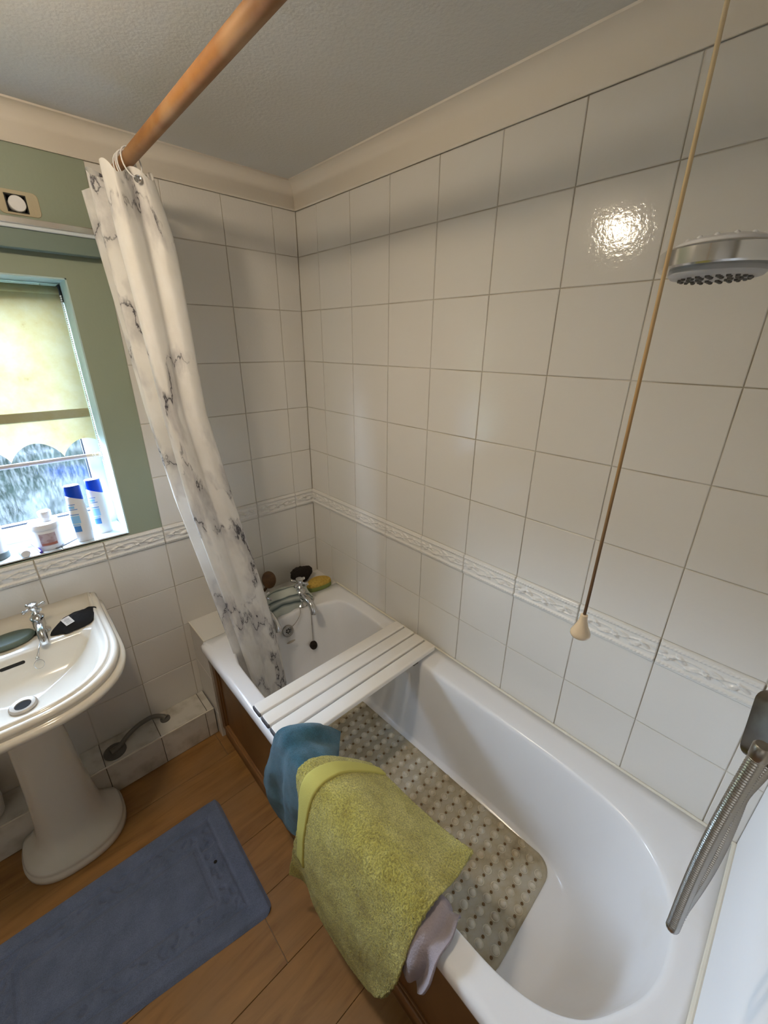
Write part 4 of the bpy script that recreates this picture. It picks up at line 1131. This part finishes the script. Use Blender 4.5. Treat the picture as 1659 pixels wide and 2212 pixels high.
# ------------------------------------------------------------------ grey handle and white pot on the pipe boxing
hp = smooth_path([(-1.075, -0.090, BXH + 0.010), (-1.045, -0.085, BXH + 0.014), (-1.005, -0.066, BXH + 0.030), (-0.955, -0.048, BXH + 0.036), (-0.905, -0.038, BXH + 0.030), (-0.872, -0.046, BXH + 0.016), (-0.862, -0.058, BXH + 0.008)], 30)
hb_ = MB().tube(hp, [0.013] * 5 + [0.0095] * 21 + [0.011] * 5, 14)
gh = obj('grab_handle', hb_, M['handle_grey'], at=(-0.97, -0.07, BXH))
tag(gh, 'grey curved handle lying on the tiled pipe boxing beside the basin pedestal', 'handle')
obj('foot_pad', MB().lathe([(0.040, BXH + 0.0005), (0.040, BXH + 0.006), (0.030, BXH + 0.011), (0.0005, BXH + 0.013)], (-1.062, -0.086, 0), 28, mtx=None), M['rubber'], gh)
obj('foot_pad', MB().lathe([(0.020, BXH + 0.0005), (0.020, BXH + 0.006), (0.0005, BXH + 0.010)], (-0.864, -0.056, 0), 24), M['rubber'], gh)
tag(obj('white_pot', MB().lathe([(0.050, BXH + 0.001), (0.058, BXH + 0.010), (0.064, BXH + 0.06), (0.062, BXH + 0.12), (0.052, BXH + 0.155), (0.030, BXH + 0.170), (0.0005, BXH + 0.172)], (-1.455, -0.072, 0), 32), M['pot'], at=(-1.455, -0.072, BXH)),
    'rounded white pot on the pipe boxing behind the basin pedestal', 'pot')

# ------------------------------------------------------------------ bathroom rug
rug = thing('bathroom_rug', 'blue grey tufted bathroom rug on the wooden floor', 'rug', (-1.2, -0.65, 0.0))
rc = [Vector((-0.812, -0.430)), Vector((-0.818, -0.908)), Vector((-1.560, -0.790)), Vector((-1.560, -0.418))]
def rugfn(u, v):
    L, Wd, R = 0.75, 0.45, 0.035
    x, y = u * L, v * Wd
    for c in ((R, R), (R, Wd - R), (L - R, R), (L - R, Wd - R)):
        ox = (x - c[0]) * (1 if c[0] > L / 2 else -1); oy = (y - c[1]) * (1 if c[1] > Wd / 2 else -1)
        if ox > 0 and oy > 0:
            m = max(ox, oy); d_ = math.hypot(ox, oy)
            if d_ > 0: x = c[0] + (x - c[0]) * m / d_; y = c[1] + (y - c[1]) * m / d_
    uu, vv = x / L, y / Wd
    p = rc[0].lerp(rc[3], uu).lerp(rc[1].lerp(rc[2], uu), vv)
    e = min(x, L - x, y, Wd - y)
    h_ = 0.012 * sst(0.0, 0.012, e)
    for c, wd_, dp in ((0.060, 0.005, 0.0060), (0.125, 0.005, 0.0065), (0.134, 0.0045, 0.0045)):
        h_ -= dp * math.exp(-((e - c) / wd_) ** 2)
    if 0.066 < e < 0.118:
        s_ = x if (y < 0.13 or y > Wd - 0.13) else y
        q_ = noise.noise(Vector((p.x * 42, p.y * 42, 3.0)))
        h_ -= 0.0060 * sst(0.05, 0.22, q_) * sst(0.066, 0.074, e) * (1 - sst(0.11, 0.118, e))
    h_ += noise.noise(Vector((p.x * 300, p.y * 300, 1))) * 0.0007 + noise.noise(Vector((p.x * 9, p.y * 9, 5))) * 0.0012
    return (p.x, p.y, max(0.0005, h_) + 0.0005)
obj('pile', MB().grid(rugfn, 220, 132), M['rug'], rug, sharp=None)
bk = [rugfn(u, v) for u, v in [(k / 30, 0) for k in range(30)] + [(1, k / 20) for k in range(20)] + [(1 - k / 30, 1) for k in range(30)] + [(0, 1 - k / 20) for k in range(20)]]
obj('backing', MB().rings([[(x, y, 0.0002) for x, y, z in bk], [(x, y, 0.0015) for x, y, z in bk]]), M['rug'], rug)
tag(obj('dark_spot', MB().lathe([(0.006, 0.0125), (0.005, 0.0135), (0.0005, 0.0138)], (-0.905, -0.652, 0), 10), M['dark'], rug), '', '')
for o_ in list(bpy.data.objects):
    if o_.name == 'dark_spot':
        del o_['label']; del o_['category']

# ------------------------------------------------------------------ window sill things
ZS = WZ0 + 0.0042
def oval(cx, cy, hx, hy, rot, n=32, sq=0.85):
    o = []
    for k in range(n):
        a = 2 * PI * k / n
        x = hx * math.copysign(abs(math.cos(a)) ** sq, math.cos(a)); y = hy * math.copysign(abs(math.sin(a)) ** sq, math.sin(a))
        o.append((cx + x * math.cos(rot) - y * math.sin(rot), cy + x * math.sin(rot) + y * math.cos(rot)))
    return o
def shampoo(cx, cy, rot, label):
    t = thing('shampoo_bottle', label, 'bottle', (cx, cy, ZS), 'blue capped shampoo bottles on the sill')
    prof = ((0.0, 0.0225, 0.0125), (0.003, 0.0245, 0.0145), (0.04, 0.0265, 0.016), (0.09, 0.0275, 0.0165), (0.13, 0.0262, 0.016), (0.155, 0.0248, 0.0155), (0.168, 0.0240, 0.015))
    rs = [[(x, y, ZS + z) for x, y in oval(cx, cy, a, b, rot)] for z, a, b in prof]
    b_ = obj('bottle_body', MB().rings(rs), M['plastic_white'], t)
    # cap with a slanting lower edge
    rs = []
    def slant(x, y, k):
        lx = (x - cx) * math.cos(rot) + (y - cy) * math.sin(rot)
        return -0.45 * lx * k
    for z, k, kk in ((0.163, 1.02, 1.0), (0.168, 1.03, 0.9), (0.190, 1.0, 0.2), (0.2000, 0.97, 0.0), (0.2045, 0.93, 0.0)):
        rs.append([(x, y, ZS + z + slant(x, y, kk)) for x, y in oval(cx, cy, 0.0244 * k, 0.0155 * k, rot)])
    cp_ = obj('cap', MB().rings(rs), M['blue_cap'], t)
    obj('cap_sky_sheen', MB().rings([[(x, y, ZS + z) for x, y in oval(cx, cy, 0.0244 * k, 0.0155 * k, rot)] for z, k in ((0.2040, 0.90), (0.2062, 0.86))]), M['plastic_white'], cp_)  # white disc paints the bright sky's reflection onto the blue cap
    # printed blocks wrapped on the front left face
    for z0, z1, a0, a1, mm in ((0.140, 0.1425, 205, 262, 'mblue'), (0.122, 0.1245, 205, 268, 'mblue'), (0.103, 0.106, 205, 268, 'mblue'), (0.127, 0.136, 210, 255, 'lblue'), (0.072, 0.100, 205, 268, 'lblue'), (0.040, 0.062, 212, 262, 'mblue'), (0.064, 0.069, 205, 262, 'lblue')):
        vs = []
        nseg = 10
        for zz in (z0, z1):
            for k in range(nseg + 1):
                a = math.radians(a0 + (a1 - a0) * k / nseg)
                hx = 0.0262 + 0.0012 * math.sin(PI * min(zz / 0.15, 1)); hy = 0.0158
                x = hx * math.copysign(abs(math.cos(a)) ** 0.85, math.cos(a)) * 1.02; y = hy * math.copysign(abs(math.sin(a)) ** 0.85, math.sin(a)) * 1.05
                vs.append((cx + x * math.cos(rot) - y * math.sin(rot), cy + x * math.sin(rot) + y * math.cos(rot), ZS + zz))
        obj('print', MB().add(vs, [(k, k + 1, nseg + 2 + k, nseg + 1 + k) for k in range(nseg)]), M[mm], b_)
    return t
shampoo(-0.946, 0.030, 0.0, 'white shampoo bottle with blue cap, nearer the front edge of the sill')
shampoo(-0.880, 0.065, 0.0, 'white shampoo bottle with blue cap, nearer the window corner')

tb = thing('cream_tub', 'wide white lidded tub with a reddish label standing on the window sill', 'tub', (-1.046, 0.052, ZS))
obj('tub_wall', MB().lathe([(0.036, 0), (0.038, 0.003), (0.040, 0.03), (0.041, 0.076), (0.039, 0.080)], (-1.046, 0.052, ZS), 40), M['plastic_white'], tb)
obj('lid', MB().lathe([(0.0435, 0.074), (0.0445, 0.076), (0.0445, 0.090), (0.0425, 0.0935), (0.0005, 0.0945)], (-1.046, 0.052, ZS), 40), M['plastic_white'], tb)
def wrap(cx, cy, r, a0, a1, z0, z1, n=12):
    vs = [(cx + r * math.cos(math.radians(a0 + (a1 - a0) * k / n)), cy + r * math.sin(math.radians(a0 + (a1 - a0) * k / n)), z) for z in (z0, z1) for k in range(n + 1)]
    return MB().add(vs, [(k, k + 1, n + 2 + k, n + 1 + k) for k in range(n)])
lb_ = obj('tub_label', wrap(-1.046, 0.052, 0.0413, 235, 300, ZS + 0.018, ZS + 0.062), M['label_print'], tb)
obj('red_stripe', wrap(-1.046, 0.052, 0.0416, 238, 298, ZS + 0.020, ZS + 0.028), M['red_print'], lb_)
pj_ = thing('small_jar', 'small white screw-top jar standing on the lid of the wide tub', 'jar', (-1.036, 0.055, ZS + 0.0945))
obj('jar_body', MB().lathe([(0.0165, 0.0947), (0.0172, 0.096), (0.0172, 0.112), (0.016, 0.114)], (-1.036, 0.055, ZS), 28), M['plastic_white'], pj_)
obj('jar_lid', MB().lathe([(0.0182, 0.1125), (0.0185, 0.114), (0.0185, 0.127), (0.0172, 0.129), (0.0005, 0.1295)], (-1.036, 0.055, ZS), 28), M['plastic_white'], pj_)

cpt = thing('white_beaker', 'white beaker with a dark grey-green band at its foot on the sill', 'beaker', (-1.188, 0.062, ZS))
obj('beaker_wall', MB().lathe([(0.034, 0.020), (0.036, 0.10), (0.0365, 0.118), (0.0345, 0.118), (0.033, 0.03), (0.0005, 0.028)], (-1.188, 0.062, ZS), 36), M['plastic_white'], cpt)
obj('foot_band', MB().lathe([(0.033, 0.0), (0.0355, 0.002), (0.0355, 0.022), (0.033, 0.024)], (-1.188, 0.062, ZS), 36), M['grey_band'], cpt)

tu = thing('toothpaste_tube', 'clear tube with round white cap lying on the sill', 'tube', (-1.118, 0.05, ZS))
rs = []
for t_, w_, h_ in ((0.0, 0.009, 0.009), (0.1, 0.0125, 0.0125), (0.35, 0.015, 0.0105), (0.7, 0.018, 0.006), (1.0, 0.020, 0.0014)):
    c = Vector((-1.117, 0.018, ZS + 0.013)).lerp(Vector((-1.128, 0.120, ZS + 0.003)), t_)
    rs.append([(c.x + w_ * math.cos(a), c.y, max(ZS + 0.0004, c.z + h_ * math.sin(a))) for a in [2 * PI * k / 18 for k in range(18)]])
obj('tube_body', MB().rings(rs), M['clear'], tu)
obj('tube_cap', MB().lathe([(0.0105, -0.004), (0.0122, -0.002), (0.0125, 0.016), (0.0112, 0.018), (0.0005, 0.0182)], (-1.1165, 0.017, ZS + 0.0135), 24, mtx=Vector((0.1, -1, 0)).normalized().to_track_quat('Z', 'Y').to_matrix()), M['plastic_white'], tu)

rz = thing('razor', 'purple disposable razor lying on the sill in front of the wide tub', 'razor', (-1.09, 0.05, ZS))
obj('razor_handle', MB().tube(smooth_path([(-1.076, 0.004, ZS + 0.005), (-1.081, 0.03, ZS + 0.008), (-1.088, 0.065, ZS + 0.010), (-1.093, 0.092, ZS + 0.008)], 14), [0.0045] * 6 + [0.0035] * 9, 10), M['purple'], rz)
obj('razor_head', MB().box(-1.112, -1.074, 0.090, 0.099, ZS + 0.002, ZS + 0.012), M['plastic_white'], rz, bevel=0.002)
tag(obj('nail_file', MB().rings([[(x, y, z) for x, y in oval(-1.000, 0.041, 0.046, 0.0052, 0.66, 28, 0.5)] for z in (ZS + 0.0004, ZS + 0.003)]), M['endcap'], at=(-1.0, 0.041, ZS), bevel=0.0006),
    'flat dark nail file lying on the sill between the tub and the bottles', 'nail file')

# ------------------------------------------------------------------ roller blind, chain, net rod
bl = thing('roller_blind', 'yellowed stained roller blind with scalloped lower edge, half down over the window', 'blind', (-1.18, 0.12, 1.84))
BYp = 0.125
def scallop(x):
    # cusps every 0.142 m; the arches between them are cut upwards
    t = ((x + 0.931) / 0.142) % 1.0
    return 1.306 + 0.058 * math.sin(PI * t) ** 0.65
bx0, bx1 = WX0 + 0.02, -0.826
def blindfn(u, v):
    x = bx0 + (bx1 - bx0) * u; zb = scallop(x); z = 1.822 + (zb - 1.822) * v
    return (x, BYp + 0.002 * math.sin(x * 9 + z * 14), z)
obj('blind_cloth', MB().grid(blindfn, 150, 24), M['blind'], bl, sharp=None)
obj('hem_bar', MB().box(bx0, bx1, BYp - 0.005, BYp + 0.003, 1.436, 1.466), M['blind'], bl, bevel=0.003)
obj('roller', MB().tube([(bx0, BYp + 0.012, 1.832), (bx1 + 0.002, BYp + 0.012, 1.832)], 0.014, 18), M['blind'], bl)
obj('bracket', MB().box(-0.8255, -0.8205, BYp - 0.015, BYp + 0.03, 1.800, 1.850), M['gasket'], bl, bevel=0.002)
cb = MB()
for s_ in (0, 1):
    for k in range(110):
        cb.sphere((-0.8285 + 0.0015 * s_, 0.080 + 0.014 * s_ * (1 - k / 109) + 0.002 * s_, 1.815 - 0.685 * k / 109), 0.0024, 6)
obj('bead_chain', cb, M['plastic_white'], bl, kind='stuff')
nr = thing('net_rod', 'thin white net curtain rod with turned finial across the window', 'curtain rod', (-1.18, 0.1, 1.31))
obj('rod', MB().tube([(WX0 + 0.01, 0.100, 1.304), (-0.872, 0.100, 1.304)], 0.0076, 14), M['rod_white'], nr)
obj('finial', MB().lathe([(0.0072, 0.0), (0.0078, 0.002), (0.0078, 0.020), (0.0060, 0.022), (0.0060, 0.026), (0.0092, 0.029), (0.0060, 0.033), (0.0100, 0.038), (0.0085, 0.045), (0.003, 0.051)], (-0.874, 0.100, 1.304), 18, mtx=Vector((1, 0, 0)).to_track_quat('Z', 'Y').to_matrix()), M['plastic_cream'], nr)

# ------------------------------------------------------------------ pelmet with metal strip, recess with white disc
pm = thing('pelmet', 'dark green pelmet board topped by a shiny metal strip above the window', 'pelmet', (-1.2, -0.02, 1.92))
obj('pelmet_board', MB().box(-1.70, -0.718, -0.038, -0.0005, 1.918, 1.964), M['pelmet'], pm, bevel=0.0015)
obj('metal_strip', MB().box(-1.70, -0.712, -0.045, -0.0005, 1.974, 1.990), M['metal_strip'], pm, bevel=0.002)
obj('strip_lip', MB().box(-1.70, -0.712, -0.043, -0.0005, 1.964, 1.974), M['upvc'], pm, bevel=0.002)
jb = thing('recess_box', 'small dark square recess with a round white disc in it above the window', 'wall box', ((HX0 + HX1) / 2, 0.01, HZ0))
mb = MB()
mb.box(HX0, HX1, 0.030, 0.0345, HZ0, HZ1).box(HX0, HX0 + 0.003, 0.001, 0.03, HZ0, HZ1).box(HX1 - 0.003, HX1, 0.001, 0.03, HZ0, HZ1).box(HX0 + 0.003, HX1 - 0.003, 0.001, 0.03, HZ1 - 0.003, HZ1).box(HX0 + 0.003, HX1 - 0.003, 0.001, 0.03, HZ0, HZ0 + 0.003)
obj('recess', mb, M['dark'], jb, smooth=False)
obj('white_disc', MB().lathe([(0.0190, -0.001), (0.0195, 0.0), (0.0190, 0.034), (0.0175, 0.036), (0.0005, 0.0365)], (-0.884, 0.029, 2.0285), 32, mtx=Vector((0, -1, 0)).to_track_quat('Z', 'Y').to_matrix()), M['plastic_white'], jb)
rs = []
for k_, y in ((1.0, 0.0004), (0.97, -0.0022)):
    rs.append([(-0.885 + (x + 0.885) * k_, y, 2.029 + (z - 2.029) * k_) for x, z in rr(-0.880, 2.031, 0.046, 0.029, 0.012, 4)])
ins_ = [[(x, y, z) for x, z in rr((HX0 + HX1) / 2, (HZ0 + HZ1) / 2, 0.0235, 0.0215, 0.001, 4)] for y in (-0.0022, 0.0004)]
obj('plaster_patch', MB().rings([rs[0], rs[1], ins_[0], ins_[1]], cap0=False, cap1=False), M['plaster'], jb, sharp=30)

# ------------------------------------------------------------------ things at the head of the bath
def flan(u, v):
    x = -0.455 + 0.262 * u
    h_ = 0.050 + 0.052 * math.sin(PI * min(1, 0.25 + 0.62 * u)) + 0.010 * noise.noise(Vector((u * 5, v * 4, 2)))
    ang = PI * v
    y = -0.168 - (-0.045) * 0 + 0.052 * math.cos(ang) - 0.016 * math.sin(ang) - 0.02 * v + 0.006 * noise.noise(Vector((u * 7, v * 6, 9)))
    e = sst(0, 0.08, u) * (1 - sst(0.90, 1.0, u) * 0.55)
    z = RIM + 0.0015 + h_ * e * max(0.0, math.sin(ang)) ** 0.8
    return (x + 0.012 * math.sin(ang), y, z)
fl = obj('striped_flannel', MB().grid(flan, 50, 40), M['stripe'], at=(-0.32, -0.17, RIM), sharp=None)
tag(fl, 'pale striped flannel heaped behind the bath taps', 'flannel')
uvl = fl.data.uv_layers.new(name='UVMap')
for lp in fl.data.loops:
    i, j = divmod(lp.vertex_index, 41); uvl.data[lp.index].uv = (i / 50, j / 40 + 0.03 * math.sin(i / 50 * 5))

br_ = thing('bath_brush', 'round brown wooden bath brush leaning on the wall behind the striped flannel', 'brush', (-0.325, -0.06, RIM))
qb = Vector((-0.25, -0.85, 0.45)).normalized().to_track_quat('Z', 'Y').to_matrix()
obj('brush_head', MB().lathe([(0.026, -0.012), (0.033, -0.008), (0.036, 0.0), (0.033, 0.009), (0.024, 0.013), (0.0005, 0.015)], (-0.318, -0.070, 0.640), 32, mtx=qb @ Matrix.Diagonal(Vector((0.92, 1.15, 1)))), M['brush'], br_)
obj('brush_handle', MB().tube(smooth_path([(-0.325, -0.066, 0.612), (-0.350, -0.060, 0.580), (-0.385, -0.052, 0.5525)], 10), 0.007, 10), M['brush'], br_)

def bean(cx, cy, hx, hy, rot, n=40):
    o = []
    for k in range(n):
        a = 2 * PI * k / n
        x = hx * math.cos(a); y = hy * math.sin(a) - 0.010 * math.cos(a) ** 2
        o.append((cx + x * math.cos(rot) - y * math.sin(rot), cy + x * math.sin(rot) + y * math.cos(rot)))
    return o
sp = thing('bath_sponge', 'yellow and green bean-shaped sponge on the ledge in the tiled corner', 'sponge', (-0.095, -0.155, RIM))
SC = (-0.098, -0.152, 0.066, 0.036, -0.12)
def bring2(k_, z): return [(x, y, RIM + z) for x, y in bean(SC[0], SC[1], SC[2] * k_, SC[3] * k_, SC[4])]
obj('green_base', MB().rings([bring2(0.97, 0.0015), bring2(1.0, 0.004), bring2(1.0, 0.024)]), M['sponge_g'], sp)
obj('yellow_top', MB().rings([bring2(0.985, 0.0235), bring2(1.0, 0.026), bring2(0.97, 0.038), bring2(0.86, 0.044), bring2(0.5, 0.047)]), M['sponge_y'], sp)
def blob(u, v):
    a = 2 * PI * v; t = PI * u
    p = Vector((0.056 * math.sin(t) * math.cos(a), 0.026 * math.sin(t) * math.sin(a), 0.036 * -math.cos(t)))
    n_ = 1 + 0.30 * noise.noise(p * 26 + Vector((3, 1, 2))) + 0.10 * noise.noise(p * 90)
    p *= n_
    return (-0.137 + p.x, -0.058 + p.y, max(RIM + 0.0015, 0.600 + p.z * (1.35 if p.z < 0 else 1)))
tag(obj('black_scrubber', MB().grid(blob, 36, 48), M['mesh_black'], at=(-0.137, -0.058, RIM), sharp=None), 'black net body scrubber bunched behind the sponge', 'scrubber')
